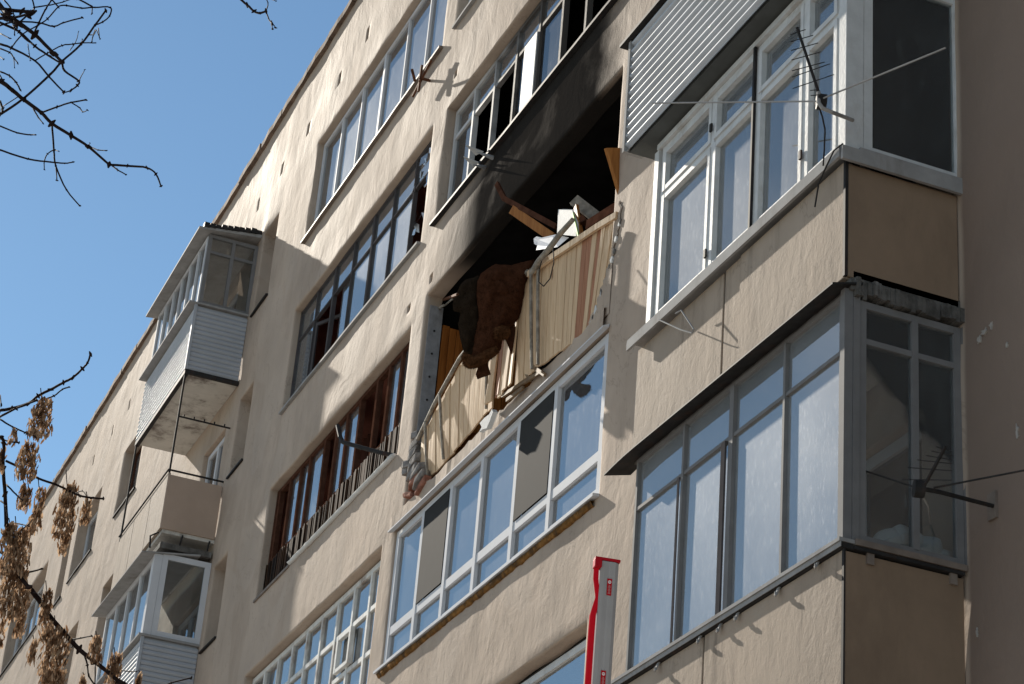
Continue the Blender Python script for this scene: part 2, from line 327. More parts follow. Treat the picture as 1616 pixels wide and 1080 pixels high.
def build_wall():
    def lines(lo, hi, edges, step, fine):
        s = {lo, hi}
        for e in edges:
            for d in (-.022, 0, .022): s.add(round(e + d, 4))
        v = fine[0]
        while v < fine[1]: s.add(round(v, 4)); v += step
        out = []
        es = set(round(e + d, 4) for e in edges for d in (-.022, 0, .022))
        for t in sorted(s):
            if out and t - out[-1] < .014:
                if t in es and out[-1] not in es: out[-1] = t
                elif t in es: out.append(t)
                continue
            out.append(t)
        return out
    xs = lines(WX0, WX1, [o[0] for o in OP] + [o[1] for o in OP] + [-11.04], .16, (-60, -8))
    zs = lines(0, WZ1, [o[2] for o in OP] + [o[3] for o in OP], .16, (5, 22))
    xi = {x: i for i, x in enumerate(xs)}
    import bisect
    rng = []
    for o in OP:
        rng.append([bisect.bisect_left(xs, round(o[0], 4) - 1e-5), bisect.bisect_left(xs, round(o[1], 4) - 1e-5), bisect.bisect_left(zs, round(o[2], 4) - 1e-5), bisect.bisect_left(zs, round(o[3], 4) - 1e-5), o[4], o[5]])
    nx, nz_ = len(xs), len(zs); hole = set(); edge = {}
    for (a, b, c, d, dp, cl) in rng:
        for i in range(a, b):
            for j in range(c, d): hole.add((i, j))
        for i in range(a, b + 1):
            for j in range(c, d + 1):
                if i in (a, b) or j in (c, d): edge[(i, j)] = (i == a, i == b, j == c, j == d, dp)
    mb = MB(); idx = {}
    def vert(i, j):
        if (i, j) not in idx:
            x, z = xs[i], zs[j]
            y = .011 * nz(x * .9, 3, z * .9) + .007 * nz(x * 2.6, 7, z * 2.0) + .003 * nz(x * 6, 1, z * 5)
            if (i, j) in edge:
                big = edge[(i, j)][4] < .22 and not (edge[(i, j)][4] == .14)
                a = .022 if big else .005
                y = .007
                x += a * nz(x * 1.7, 5, z * 1.7) if (edge[(i, j)][0] or edge[(i, j)][1]) else 0
                z += a * nz(x * 1.7, 9, z * 1.7) if (edge[(i, j)][2] or edge[(i, j)][3]) else 0
            idx[(i, j)] = len(mb.v); mb.v.append((x, y, z))
        return idx[(i, j)]
    for i in range(nx - 1):
        for j in range(nz_ - 1):
            if (i, j) not in hole: mb.f.append((vert(i, j), vert(i + 1, j), vert(i + 1, j + 1), vert(i, j + 1)))
    for (a, b, c, d, dp, cl) in rng:
        ringk = [(i, c) for i in range(a, b)] + [(b, j) for j in range(c, d)] + [(i, d) for i in range(b, a, -1)] + [(a, j) for j in range(d, c, -1)]
        prev = [vert(*q) for q in ringk]
        for yy in (.03, dp):
            cur = []
            for q in prev: x, y, z = mb.v[q]; cur.append(len(mb.v)); mb.v.append((x, yy, z))
            n = len(prev)
            for q in range(n): mb.f.append((prev[q], prev[(q + 1) % n], cur[(q + 1) % n], cur[q]))
            prev = cur
        if cl: mb.f.append(tuple(prev))
    # the mass of the block behind the face
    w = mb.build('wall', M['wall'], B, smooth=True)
    return w
wall = build_wall()
m = MB(); m.box(-76, 2, 2.6, 12, 0, 21.9); m.build('building_core', M['room'], B)
m = MB(); m.box(-76, 2, .05, 12, 22.105, 22.19); m.build('roof', M['coping'], B)
x = -76.0; i = 0
while x < -24:
    L = rnd(1.1, 1.45); m = MB(); dz = rnd(-.009, .009); dy = rnd(-.008, .008)
    n = 6; top = []; 
    for q in range(n):
        xx = x + .008 + (L - .016) * q / (n - 1); jz = rnd(-.010, .010); jy = rnd(-.007, .007)
        m.v += [(xx, -.07 + dy + jy, 22.09 + dz + jz), (xx, .06, 22.085), (xx, .06, 22.235 + dz), (xx, -.07 + dy + jy, 22.21 + dz + jz * 1.8)]
        if q: o = len(m.v) - 8; m.f += [(o, o + 4, o + 5, o + 1), (o + 1, o + 5, o + 6, o + 2), (o + 2, o + 6, o + 7, o + 3), (o + 3, o + 7, o + 4, o)]
    m.f += [(0, 1, 2, 3), tuple(len(m.v) - 4 + t for t in (3, 2, 1, 0))]
    m.build('coping_slab', M['coping'], B); x += L
m = MB(); m.box(-24, 2, -.07, .06, 22.085, 22.22); m.build('coping_slab', M['coping'], B)

def room(x0, x1, z0, z1, y0, y1, mat, name='loggia_room'):
    """floor, ceiling, ends and back of the space behind an opening"""
    m = MB(); t = .04; x0 -= .03; x1 += .03; z0 -= .03; z1 += .03
    m.box(x0, x1, y1, y1 + t, z0 - t, z1 + t); m.box(x0, x1, y0, y1 - .002, z0 - t, z0); m.box(x0, x1, y0, y1 - .002, z1, z1 + t)
    m.box(x0 - t, x0 - .002, y0, y1 + t, z0 - t, z1 + t); m.box(x1 + .002, x1 + t, y0, y1 + t, z0 - t, z1 + t)
    return m.build(name, mat, B)

def window(label, x0, x1, z0, z1, y, cols, rows, mat, gmat, fw=.06, mw=.05, dp=.07, skip=(), sash=0, thick=(), gm={}, par=None, name='window', panename='pane', tilt=.004, transw=None):
    """frame mesh with one pane mesh per light; cols / rows are mullion x and transom z"""
    m = MB(); tw = transw or mw
    m.box(x0, x0 + fw, y, y + dp, z0, z1); m.box(x1 - fw, x1, y, y + dp, z0, z1)
    m.box(x0 + fw, x1 - fw, y + .002, y + dp - .002, z0, z0 + fw); m.box(x0 + fw, x1 - fw, y + .002, y + dp - .002, z1 - fw, z1)
    for i, c in enumerate(cols):
        w = mw * (2.2 if i in thick else 1); m.box(c - w / 2, c + w / 2, y - .004, y + dp - .004, z0 + fw * .8, z1 - fw * .8)
    for r in rows: m.box(x0 + fw * .8, x1 - fw * .8, y + .004, y + dp - .008, r - tw / 2, r + tw / 2)
    X = [x0] + list(cols) + [x1]; Z = [z0] + list(rows) + [z1]; panes = []
    for i in range(len(X) - 1):
        for j in range(len(Z) - 1):
            a = X[i] + (fw if i == 0 else mw / 2); b = X[i + 1] - (fw if i == len(X) - 2 else mw / 2)
            c = Z[j] + (fw if j == 0 else tw / 2); d = Z[j + 1] - (fw if j == len(Z) - 2 else tw / 2)
            if sash and (i, j) not in skip:
                s = sash; yy = y - .012
                m.box(a, a + s, yy, y + dp * .6, c, d); m.box(b - s, b, yy, y + dp * .6, c, d); m.box(a + s, b - s, yy + .002, y + dp * .6, c, c + s); m.box(a + s, b - s, yy + .002, y + dp * .6, d - s, d)
                a += s - .01; b -= s - .01; c += s - .01; d -= s - .01
            panes.append((i, j, a - .006, b + .006, c - .006, d + .006))
    o = m.build(name, mat, par or B)
    if label: o['label'] = label
    for (i, j, a, b, c, d) in panes:
        if (i, j) in skip: continue
        p = MB(); yy = y + dp * .45; t1 = rnd(-tilt, tilt) * (b - a); t2 = rnd(-tilt, tilt) * (d - c) * .6
        vs = []
        for dy in (0, .005):
            for (xx, zz, e, f_) in ((a, c, 0, 0), (b, c, 1, 0), (b, d, 1, 1), (a, d, 0, 1)): vs.append((xx, yy + dy + t1 * (e - .5) + t2 * (f_ - .5), zz))
        p.add(vs, [(0, 1, 2, 3), (7, 6, 5, 4), (0, 4, 5, 1), (1, 5, 6, 2), (2, 6, 7, 3), (3, 7, 4, 0)])
        p.build(panename, gm.get((i, j), gmat), par if par and par is not B and False else (o if (par is None or par is B) else par))
    return o
def lin(a, b, n): return [a + (b - a) * i / n for i in range(1, n)]
def sillboard(win, x0, x1, z, mat, out=.05, t=.035, back=.17):
    m = MB(); n = 14; vs = []
    for q in range(n + 1):
        xx = x0 + (x1 - x0) * q / n; jz = .006 * nz(xx * 1.3, 2, z); jy = .006 * nz(xx * 2, 4, z)
        m.v += [(xx, -out + jy, z - t + jz), (xx, back, z - t + .02), (xx, back, z + .02), (xx, -out + jy, z + jz)]
        if q: o = len(m.v) - 8; m.f += [(o, o + 4, o + 5, o + 1), (o + 1, o + 5, o + 6, o + 2), (o + 2, o + 6, o + 7, o + 3), (o + 3, o + 7, o + 4, o)]
    m.f += [(0, 1, 2, 3), tuple(len(m.v) - 4 + t_ for t_ in (3, 2, 1, 0))]
    return m.build('sill', mat, win)

# --- column of loggias left of the narrow pier
w = window('white double window band of the top floor loggia, clean clear panes', LX0 + .005, LX1 - .02, 18.27, 20.09, .10, [-28.05, -27.1, -26.1, -25.1, -24.15], [], M['pvc'], M['glass'], .06, .04, .07, thick=(2,))
sillboard(w, LX0 - .02, LX1 + .06, 18.29, M['brown_flash'], .06)
room(LX0, LX1, 18.27, 20.1, .24, 1.4, M['room'])
skip5 = {(1, 0), (2, 0), (6, 0)}
w = window('dark framed loggia window with torn broken panes at its right end', LX0 + .005, LX1 - .02, 15.32, 17.08, .10, lin(LX0, LX1, 7), [16.58], M['dark_alu'], M['glass'], .035, .032, .06, skip=skip5, thick=(1, 3))
sillboard(w, LX0 + .02, LX1 - .02, 15.35, M['flash'], .045)
room(LX0, LX1, 15.32, 17.08, .24, 1.4, M['brown_room'])
# torn film and shards in the broken light
def shard(par, pts, mat, th=(0, .006, 0), name='shard'): return MB().slab(pts, th).build(name, mat, par)
for q in range(22):
    cx = rnd(-24.0, -23.25); cz = rnd(15.45, 16.85); y = rnd(.02, .17); a = rnd(0, 6.28); l = rnd(.09, .26); wd = rnd(.03, .1)
    d1 = Vector((math.cos(a) * .8, rnd(-.5, .2), math.sin(a))) * l; d2 = Vector((-math.sin(a), rnd(-.4, .4), math.cos(a))) * wd; c = Vector((cx, y, cz))
    shard(w, [c - d1 * .5, c + d2, c + d1 * .55, c + d1 * .1 - d2], M['glass'] if q % 3 else M['galv'])
for (a, b, c2) in (((-26.9, 16.75), (-26.62, 17.0), (-26.72, 16.62)), ((-24.8, 16.66), (-24.66, 17.0), (-24.6, 16.66)), ((-24.4, 16.64), (-24.22, 16.95), (-24.2, 16.62))):
    shard(w, [(p[0], .145, p[1]) for p in (a, b, c2)], M['brown_room'])
m = MB(); m.box(-27.0, -26.5, .155, .16, 15.38, 16.56); m.build('pane', M['glass'], w)
m = MB(); m.box(-27.02, -26.99, .15, .17, 15.37, 16.57); m.build('sliding_stile', M['dark_alu'], w)
# an open sash leaning outward of the second light
m = MB(); a = Vector((-28.15, .13, 15.4)); e = Vector((.62, .28, 0))
for (u0, u1, z0, z1) in ((0, .06, 15.42, 16.5), (.94, 1, 15.42, 16.5), (.06, .94, 15.42, 15.47), (.06, .94, 16.45, 16.5)):
    m.bar(a + e * u0 + Vector((0, 0, (z0 + z1) / 2 - 15.4)), a + e * u1 + Vector((0, 0, (z0 + z1) / 2 - 15.4)), .03, z1 - z0)
m.build('open_sash', M['dark_alu'], w)
# brown loggia with charred slats below
cols = [-28.86, -28.36, -27.86, -27.44, -26.78, -26.28, -25.82, -25.3, -24.62, -24.16, -23.7]
w = window('brown wooden loggia window with narrow panes above charred slats', LX0 + .01, LX1 - .02, 12.93, 14.1, .11, cols, [], M['brown_wood'], M['glass'], .06, .075, .07, skip={(1, 0), (5, 0), (8, 0), (9, 0)})
room(LX0, LX1, 12.39, 14.13, .24, 1.4, M['brown_room'])
m = MB()
x = LX0 + .02
while x < LX1 - .03:
    wd = rnd(.022, .04); z1 = 12.95 + rnd(-.012, .02); y = .10 + rnd(-.02, .02); m.box(x, x + wd, y, y + .025, 12.4, z1); x += wd + rnd(.004, .014)
tag(m.build('charred_slats', M['char'], w), kind='stuff')
m = MB(); m.box(LX0 + .03, LX1 - .03, .145, .16, 12.4, 12.925); m.build('backing_board', M['char'], w)
m = MB(); n = 40
for q in range(n + 1):
    xx = -27.35 + (LX1 - .06 + 27.35) * q / n; j = .018 * nz(xx * 6, 1, 1); r = .03 + .012 * nz(xx * 9, 2, 2)
    m.v += [(xx, -.03 + j * .6 - r, 12.40 + j), (xx, -.02 + j * .6, 12.40 + j - r), (xx, .06, 12.4 + j), (xx, -.02 + j * .6, 12.40 + j + r * .8)]
    if q:
        o = len(m.v) - 8; m.f += [(o + t, o + 4 + t, o + 4 + (t + 1) % 4, o + (t + 1) % 4) for t in range(4)]
m.f += [(0, 1, 2, 3), tuple(len(m.v) - 4 + t for t in (3, 2, 1, 0))]
m.build('foam_bead', M['white_foam'], w, smooth=True)
m = MB(); m.box(LX0 - .02, -27.4, -.025, .1, 12.36, 12.395); m.build('sill', M['brown_flash'], w)
for (x0, x1) in ((-27.4, -26.3), (-25.2, -23.3)):
    m = MB(); n = 24
    for q in range(n + 1): xx = x0 + (x1 - x0) * q / n; y = .62 + .05 * math.sin(q * 1.9); m.v += [(xx, y, 12.8), (xx, y, 14.1)]
    m.f = [(2 * q, 2 * q + 2, 2 * q + 3, 2 * q + 1) for q in range(n)]
    tag(m.build('curtain', M['curtain_brown'], smooth=True), 'brown curtain hanging behind the ' + ('middle' if x0 < -26 else 'right hand') + ' panes of the brown wooden loggia', 'curtain')
# white gridded window at the bottom
w = window('old white wooden loggia window with many small panes and peeling paint', LX0 + .02, LX1 - .22, 9.45, 11.24, .12, lin(LX0, LX1 - .2, 9), [10.1, 10.68], M['peel'], M['glass'], .07, .06, .07)
m = MB(); ca = Vector((-24.95, .1, 10.4)); 
for k_ in (-24.98, -24.5): m.box(k_, k_ + .06, .075, .13, 10.16, 10.63)
m.box(-24.92, -24.5, .077, .13, 10.16, 10.21); m.box(-24.92, -24.5, .077, .13, 10.58, 10.63); m.build('casement', M['peel'], w)
room(LX0, LX1 - .2, 9.45, 11.27, .24, 1.4, M['room'])

# --- column of the burnt flat
w = window('white loggia window on the top floor above the burnt window', BX0 + .02, BX1 - .02, 18.3, 20.08, .13, lin(BX0, BX1, 6), [], M['pvc'], M['glass'], .07, .05)
sillboard(w, BX0 - .02, BX1, 18.32, M['flash'], .05); room(BX0, BX1, 18.3, 20.1, .24, 1.4, M['room'])
k = NT('scorched_white_paint'); x_, y_, z_ = k.xyz()
c = k.mix(k.rng(k.math('ADD', x_, k.math('MULTIPLY', k.math('SUBTRACT', k.noise(4, 5), .5), 1.6)), -22.4, -20.2), (.5, .5, .5), (.075, .068, .062))
M['scorched'] = k.fin(c, .65, 0, k.bump(k.noise(20, 4), .003), .05)
cols = lin(BX0, BX1, 8)
bskip = {(1, 0), (2, 0), (5, 0), (6, 0), (7, 0), (6, 1), (7, 1), (5, 1)}
w = window('burnt loggia window with missing glass and scorched white frames', BX0 + .02, BX1 - .02, 15.34, 17.02, .12, cols, [16.6], M['scorched'], M['glass_soot'], .06, .055, .07, skip=bskip, sash=.0, gm={(0, 1): M['glass'], (1, 1): M['glass'], (2, 1): M['glass'], (3, 1): M['glass'], (4, 1): M['glass']})
sillboard(w, BX0 - .04, BX1 - .05, 15.35, M['dark_metal'], .06)
m = MB(); m.box(cols[2] + .3, cols[3] - .03, .10, .115, 15.42, 16.56); m.build('white_blind', M['white_wood'], w)
for (px, py, dx, dz) in ((752, 241, -.55, .0), (748, 259, -.5, -.02)):
    p = at(px, py, -.02); shard(w, [p + Vector((-.02, 0, -.03)), p + Vector((.05, -.16, .02)), p + Vector((.02, .08, .02))], M['white_foam'], (0, 0, .012), 'glass_shard')
room(BX0, BX1, 15.32, 17.04, .24, 1.4, M['soot'])
# curved stubs of the window spikes seen below the burnt window
# --- the explosion opening
R4 = MB(); t = .05; x0, x1, z0, z1, y0, y1 = BX0 - .05, BX1 + .02, 11.43, 14.36, .2, 1.5
R4.box(x0, x1, y1, y1 + t, z0, z1); R4.box(x0, x1, y0, y1 - .002, z1, z1 + t); R4.box(x1, x1 + t, y0, y1, z0, z1); R4.box(x0 - t, x0, y0, y1, z0, z1)
R4.build('burnt_room', M['soot'], B)
m = MB(); m.box(BX0 + .005, BX1 - .005, .05, 1.49, 11.2, 11.455); m.build('floor_slab', M['concrete'], B)
# varnished boards left on the inner side wall of the loggia
m0 = empty('side_lining', (BX0 + .02, .7, 12.4)); m0.parent = B; m0.location = Vector((BX0 + .02, .7, 12.4)) - WL[B.name]
yy = .24; q = 0
while yy < 1.45:
    m = MB(); zt = 13.98 - .1 * abs(nz(q * .7, 1, 2)) ; m.box(BX0 - .03, BX0 + .012 + rnd(0, .004), yy, yy + .088, 11.47, zt); m.build('lining_board', M['orange'], m0, bevel=.004); yy += .094; q += 1
m = MB(); m.box(BX0 - .02, BX0 + .02, .05, .22, 11.9, 14.2); m.build('jamb_strip', M['grey_jamb'], B)
m = MB()
for q in range(7): m.tube([(BX0 + .018, .13, 12.0 + q * .31), (BX0 + .03, .13, 12.0 + q * .31)], .014, 6)
m.build('jamb_bolts', M['dark_metal'], B)
m = MB(); m.box(BX0 + .03, BX0 + .5, .35, .62, 12.42, 12.45); m.build('shelf', M['orange'], m0)
m = MB(); m.tube([(BX0 + .2, .42, 12.452), (BX0 + .2, .42, 12.57)], [.07, .055], 10)
tag(m.build('blue_jug', simple('blue_plastic', (.02, .12, .35), .4)), 'small blue plastic jug on the shelf inside the burnt loggia', 'jug')
# broken masonry at the foot of the left jamb
bj = empty('broken_jamb', (BX0 - .1, 0, 11.8)); bj.parent = B; bj.location = Vector((BX0 - .1, 0, 11.8)) - WL[B.name]
for (px, py, sx_, sz_, Yo, rd) in ((657, 703, .13, .10, .0, 0), (654, 718, .15, .10, -.02, 0), (655, 731, .16, .11, -.03, 0), (645, 734, .12, .09, -.02, 0), (660, 745, .17, .09, -.05, 0), (652, 748, .15, .10, -.05, 0), (664, 757, .16, .09, -.05, 0), (655, 762, .15, .09, -.04, 1), (667, 768, .15, .1, -.03, 1), (647, 782, .16, .06, -.02, 1), (662, 735, .14, .1, .05, 0), (658, 690, .12, .09, .06, 0), (671, 760, .12, .08, .02, 0), (643, 745, .1, .09, -.01, 0)):
    p = at(px, py, Yo); m = MB(); a = rnd(-.35, .35)
    vs = []
    for dz_ in (-1, 1):
        for (u, v) in ((-1, -1), (-.2, -1.15), (1, -.9), (1.1, .4), (.6, 1), (-.9, 1)):
            X = u * sx_ * .9 * rnd(.8, 1.15); Y = v * .07 * rnd(.8, 1.15); Z = dz_ * sz_ * .5 * rnd(.75, 1.2) + a * X
            vs.append((p.x + X, p.y + Y + .02, p.z + Z))
    m.add(vs, [(5, 4, 3, 2, 1, 0), (6, 7, 8, 9, 10, 11)] + [(i, (i + 1) % 6, 6 + (i + 1) % 6, 6 + i) for i in range(6)])
    m.build('brick', M['brick_red'] if rd else M['brick_grey'], bj, bevel=.012)
# blown out parapet: bent pipe rail, posts, boards
RAIL = [at(663, 697, -.02), at(690, 641, -.10), at(730, 569, -.17), at(775, 512, -.23), at(812, 467, -.25), at(838, 432, -.23), at(870, 408, -.16), at(905, 385, -.10), at(945, 358, -.03), at(978, 338, .02)]
BOT = [at(655, 772, .02), at(690, 744, .02), at(726, 703, .0), at(765, 655, -.04), at(800, 622, -.10), at(835, 592, -.10), at(862, 572, -.08), at(895, 548, -.05), at(925, 530, .0), at(948, 512, .05)]
def along(L, t):
    s = t * (len(L) - 1); i = min(int(s), len(L) - 2); return L[i].lerp(L[i + 1], s - i)
par = MB(); par.tube([RAIL[0] + Vector((0, -.03, .02))] + [p + Vector((0, -.035, .02)) for p in RAIL[1:6]], .024, 10)
for t in (.06, .14, .34, .58, .62):
    a = along(RAIL, t) + Vector((0, -.05, 0)); b = along(BOT, t + .02) + Vector((0, -.045, 0)); par.tube([a, a.lerp(b, .5) + Vector((.02, -.012, 0)), b], .018, 7)
bp = par.build('blown_out_parapet', M['pole'], B); bp['label'] = 'pine boarded loggia parapet pushed outward by the blast'
n = 44
for q in range(n):
    t0 = .012 + q * .985 / n; t1 = t0 + .985 / n - .0016
    broken = .36 < t0 < .47
    a, b, c, d = along(RAIL, t0), along(RAIL, t1), along(BOT, t1), along(BOT, t0)
    drop = Vector((0, 0, -.03))
    if broken:
        s_ = rnd(-.03, .03); off = Vector((s_, rnd(-.03, .0), 0)); lo = rnd(0, .05); c = c + off * 1.5 + Vector((0, rnd(-.05, 0), lo)); d = d + off * 1.5 + Vector((0, rnd(-.05, 0), lo)); a = a + drop * rnd(0, 2); b = b + drop * rnd(0, 2)
    else:
        off = Vector((0, rnd(-.006, .006), 0)); a = a + off; b = b + off; c = c + off + Vector((0, 0, rnd(0, .02))); d = d + off + Vector((0, 0, rnd(0, .02)))
    mat = M['pine_red'] if q in (17, 36, 37, 39) else M['pine']
    MB().slab([a, b, c, d], (0, .018, 0)).build('plank', mat, bp)
m = MB()
for i in range(5, 9): m.bar(RAIL[i] + Vector((0, -.03, -.02)), RAIL[i + 1] + Vector((0, -.03, -.02)), .03, .07)
m.build('top_batten', M['pine'], bp)
m = MB()
for i in range(0, 4): m.bar(RAIL[i] + Vector((.02, .03, -.02)), RAIL[i + 1] + Vector((.02, .03, -.02)), .03, .05)
m.build('left_batten', M['board'], bp)
# the torn concrete strip under the parapet
m = MB(); n = 60; x0, x1 = -23.0, -17.02
for q in range(n + 1):
    xx = x0 + (x1 - x0) * q / n; zt = 11.50 + .05 * nz(xx * 3, 1, 4) + .03 * nz(xx * 9, 2, 4); yj = -.035 - .02 * abs(nz(xx * 4, 6, 1))
    if xx > -17.9: zt += (xx + 17.9) * .05
    m.v += [(xx, -.012, 11.32), (xx, yj, 11.33), (xx, yj, zt), (xx, .12, zt + .02)]
    if q: o = len(m.v) - 8; m.f += [(o + t, o + 4 + t, o + 5 + t, o + 1 + t) for t in range(3)]
m.build('slab_edge', M['wall'], B)
# torn plaster edge on the right of the panel
te = empty('torn_plaster', (-17.0, 0, 12)); te.parent = B; te.location = Vector((-17.0, 0, 12)) - WL[B.name]
pts = [(978, 318), (976, 345), (970, 372), (966, 398), (957, 425), (948, 455), (941, 480), (931, 505), (925, 528)]
m = MB(); prv = None; line = []
for i in range(len(pts) - 1):
    for s_ in range(5): line.append((pts[i][0] + (pts[i + 1][0] - pts[i][0]) * s_ / 5 + rnd(-2.2, 2.2), pts[i][1] + (pts[i + 1][1] - pts[i][1]) * s_ / 5))
line.append(pts[-1])
for q, (a_, b_) in enumerate(line):
    p = at(a_, b_, -.014); e = max(p.x + .03, BX1 + .07); yb = .16
    m.v += [(p.x, p.y, p.z), (e, p.y + .006, p.z), (p.x + .03, yb, p.z)]
    if q: o = len(m.v) - 6; m.f += [(o, o + 1, o + 4, o + 3), (o + 2, o, o + 3, o + 5)]
m.build('plaster_remnant', M['wall'], te)
for i in (1, 2, 3, 5, 6, 7):
    for s_ in range(2):
        f_ = rnd(0, 1); p = at(pts[i][0] + (pts[i + 1][0] - pts[i][0]) * f_ + 2, pts[i][1] + (pts[i + 1][1] - pts[i][1]) * f_, -.016); m = MB(); r_ = rnd(.018, .034)
        v = [p + Vector((math.cos(a) * r_ * rnd(.4, 1.3), 0, math.sin(a) * r_ * rnd(.7, 2.2))) for a in [k_ * 1.047 for k_ in range(6)]]
        m.slab(v, (0, .02, 0)).build('plaster_flake', M['white_foam'] if s_ else M['concrete'], te)
# battens dangling below
for (a, b, Y, mat) in (((793, 625), (852, 588), -.10, 'pine_shaded'), ((818, 562), (860, 592), -.10, 'pine_shaded'), ((815, 565), (838, 600), -.10, 'pine_shaded'), ((800, 632), (826, 612), -.10, 'pine_shaded')):
    MB().bar(at(*a, Y), at(*b, Y + .02), .026, .04).build('broken_batten', M[mat], bp)

# --- white window under the burnt flat
w = window('white plastic loggia window below the burnt flat, six tall panes over six short panes', BX0 - .22, BX1 + .05, 9.6, 11.28, .02, [-21.94, -21.06, -20.15, -19.15, -18.2], [10.03], M['pvc'], M['glass'], .09, .08, .08, sash=.0, transw=.10)
for cx0, cx1 in ((-21.94, -21.06), (-19.15, -18.2)):
    m = MB(); a, b, c, d = cx0 + .055, cx1 - .055, 10.09, 11.2; m.box(a, b, .012, .016, c, d); m.build('mosquito_screen', M['screen'], w)
m = MB()
for q in range(40):
    xa = BX0 - .3 + q * .148; m.v.extend([])
n = 30
for q in range(n + 1):
    xx = BX0 - .30 + (BX1 + .1 - BX0 + .30) * q / n; j = .006 * nz(xx * 2, 3, 3)
    m.v += [(xx, -.075 + j, 11.285 + j), (xx, -.008, 11.30), (xx, -.008, 11.335), (xx, -.075 + j, 11.30 + j)]
    if q: o = len(m.v) - 8; m.f += [(o + t, o + 4 + t, o + 4 + (t + 1) % 4, o + (t + 1) % 4) for t in range(4)]
m.f += [(0, 1, 2, 3), tuple(len(m.v) - 4 + t for t in (3, 2, 1, 0))]
m.build('drip_canopy', M['pvc'], w)
sillboard(w, BX0 - .32, BX1 + .08, 9.59, M['pvc'], .06, .03, .1)
m = MB(); n = 70
for q in range(n + 1):
    xx = BX0 - .25 + (BX1 + .0 - BX0 + .25) * q / n; j = nz(xx * 5, 1, 1); r = .03 + .018 * nz(xx * 8, 3, 1)
    m.v += [(xx, -.03 - r * .5, 9.545), (xx, -.015, 9.53 - r - .01 * j), (xx, .05, 9.53 - r), (xx, .05, 9.55)]
    if q: o = len(m.v) - 8; m.f += [(o + t, o + 4 + t, o + 4 + (t + 1) % 4, o + (t + 1) % 4) for t in range(4)]
m.build('mounting_foam', M['foam'], w, smooth=True)
room(BX0 - .24, BX1 + .07, 9.58, 11.32, .12, 1.4, M['room'])
m = MB(); n = 60
for q in range(n + 1): xx = BX0 - .15 + (BX1 - BX0 + .1) * q / n; y = .38 + .03 * math.sin(q * 1.3) + .02 * math.sin(q * .37); m.v += [(xx, y, 9.6), (xx, y, 11.25)]
m.f = [(2 * q, 2 * q + 2, 2 * q + 3, 2 * q + 1) for q in range(n)]
tag(m.build('curtain', M['blind'], smooth=True), 'pale blue net curtain across the white window below the burnt flat', 'curtain')
# lowest window
w = window('loggia window at the bottom edge, behind the raised barrier', BX0 - .18, BX1 - .02, 6.7, 8.33, .12, [-21.5, -20.1, -18.6], [], M['white_wood'], M['glass'], .07, .05)
room(BX0 - .2, BX1, 6.7, 8.39, .24, 1.4, M['room'])
# --- small windows on the left
for i, (a, b, c, d) in enumerate(SMALL):
    cols = lin(a, b, 4) if b - a > 3 else ([(a + b) / 2] if b - a > 1.2 else [])
    w = window(None, a + .01, b - .01, c + .02, d - .01, .22, cols, [], M['pvc'] if i not in (0, 4, 6) else M['brown_wood'] if i != 6 else M['pvc'], M['glass'], .06, .05)
    sillboard(w, a - .03, b + .03, c + .02, M['dark_metal'], .035, .03, .2)
    room(a, b, c, d, .3, 1.2, M['room'], 'room')
for (a, b, c, d) in DOORS:
    w = window(None, a + .01, b - .01, c + .01, d - .01, .08, [(a + b) / 2], [], M['pvc'], M['glass_soot'], .09, .09, name='balcony_door')
    room(a, b, c, d, .2, 1.2, M['brown_room'], 'room')

# ------------------------------------------------------------------ balconies
def part(name, mat, parent, f, **kw):
    m = MB(); f(m); return m.build(name, mat, parent, **kw)
def side_window(par, y0, y1, z0, z1, x, mull, trans, mat, gmat, fw=.06, dp=.06, skip=()):
    """glazing in the end of a balcony, in the plane x"""
    m = MB()
    m.box(x - dp, x, y0, y0 + fw, z0, z1); m.box(x - dp, x, y1 - fw, y1, z0, z1)
    m.box(x - dp + .002, x - .002, y0 + fw, y1 - fw, z0, z0 + fw); m.box(x - dp + .002, x - .002, y0 + fw, y1 - fw, z1 - fw, z1)
    for c in mull: m.box(x - dp - .003, x + .003, c - fw * .45, c + fw * .45, z0 + fw * .8, z1 - fw * .8)
    for r in trans: m.box(x - dp + .004, x - .004, y0 + fw * .8, y1 - fw * .8, r - fw * .4, r + fw * .4)
    m.build('end_frame', mat, par)
    Y = [y0] + list(mull) + [y1]; Z = [z0] + list(trans) + [z1]
    for i in range(len(Y) - 1):
        for j in range(len(Z) - 1):
            p = MB(); p.box(x - dp * .5 - .003, x - dp * .5 + .003, Y[i] + fw * .4, Y[i + 1] - fw * .4, Z[j] + fw * .35, Z[j + 1] - fw * .35); p.build('pane', gmat, par)

XR0, XR1 = -14.32, -11.05
# right column, lower balcony (grey aluminium)
D = -.87
bl = part('balcony', M['concrete'], B, lambda m: m.box(XR0 + .05, XR1 - .03, D + .04, -.0, 5.70, 5.86)); bl['label'] = 'lowest right balcony with grey aluminium glazing and dusty panes'
part('front_panel', M['panel'], bl, lambda m: m.box(XR0, -12.955, D, D + .05, 5.75, 6.84), bevel=.006)
part('front_panel', M['panel'], bl, lambda m: m.box(-12.925, XR1 - .02, D - .004, D + .05, 5.75, 6.84), bevel=.006)
part('seam_strip', M['dark_metal'], bl, lambda m: m.box(-12.953, -12.927, D + .01, D + .04, 5.75, 6.83))
part('end_panel', M['shade_brown_panel'], bl, lambda m: m.box(XR1 - .045, XR1, D + .006, -.012, 5.75, 6.83), bevel=.004)
part('corner_strip', M['dark_metal'], bl, lambda m: m.box(XR1 - .018, XR1 + .006, D - .008, D + .004, 5.76, 6.85))
part('sill', M['flash'], bl, lambda m: (m.box(XR0 - .06, XR1 + .02, D - .05, D + .06, 6.88, 6.905), m.box(XR0 - .06, XR1 + .02, D - .04, D - .035, 6.845, 6.878)))
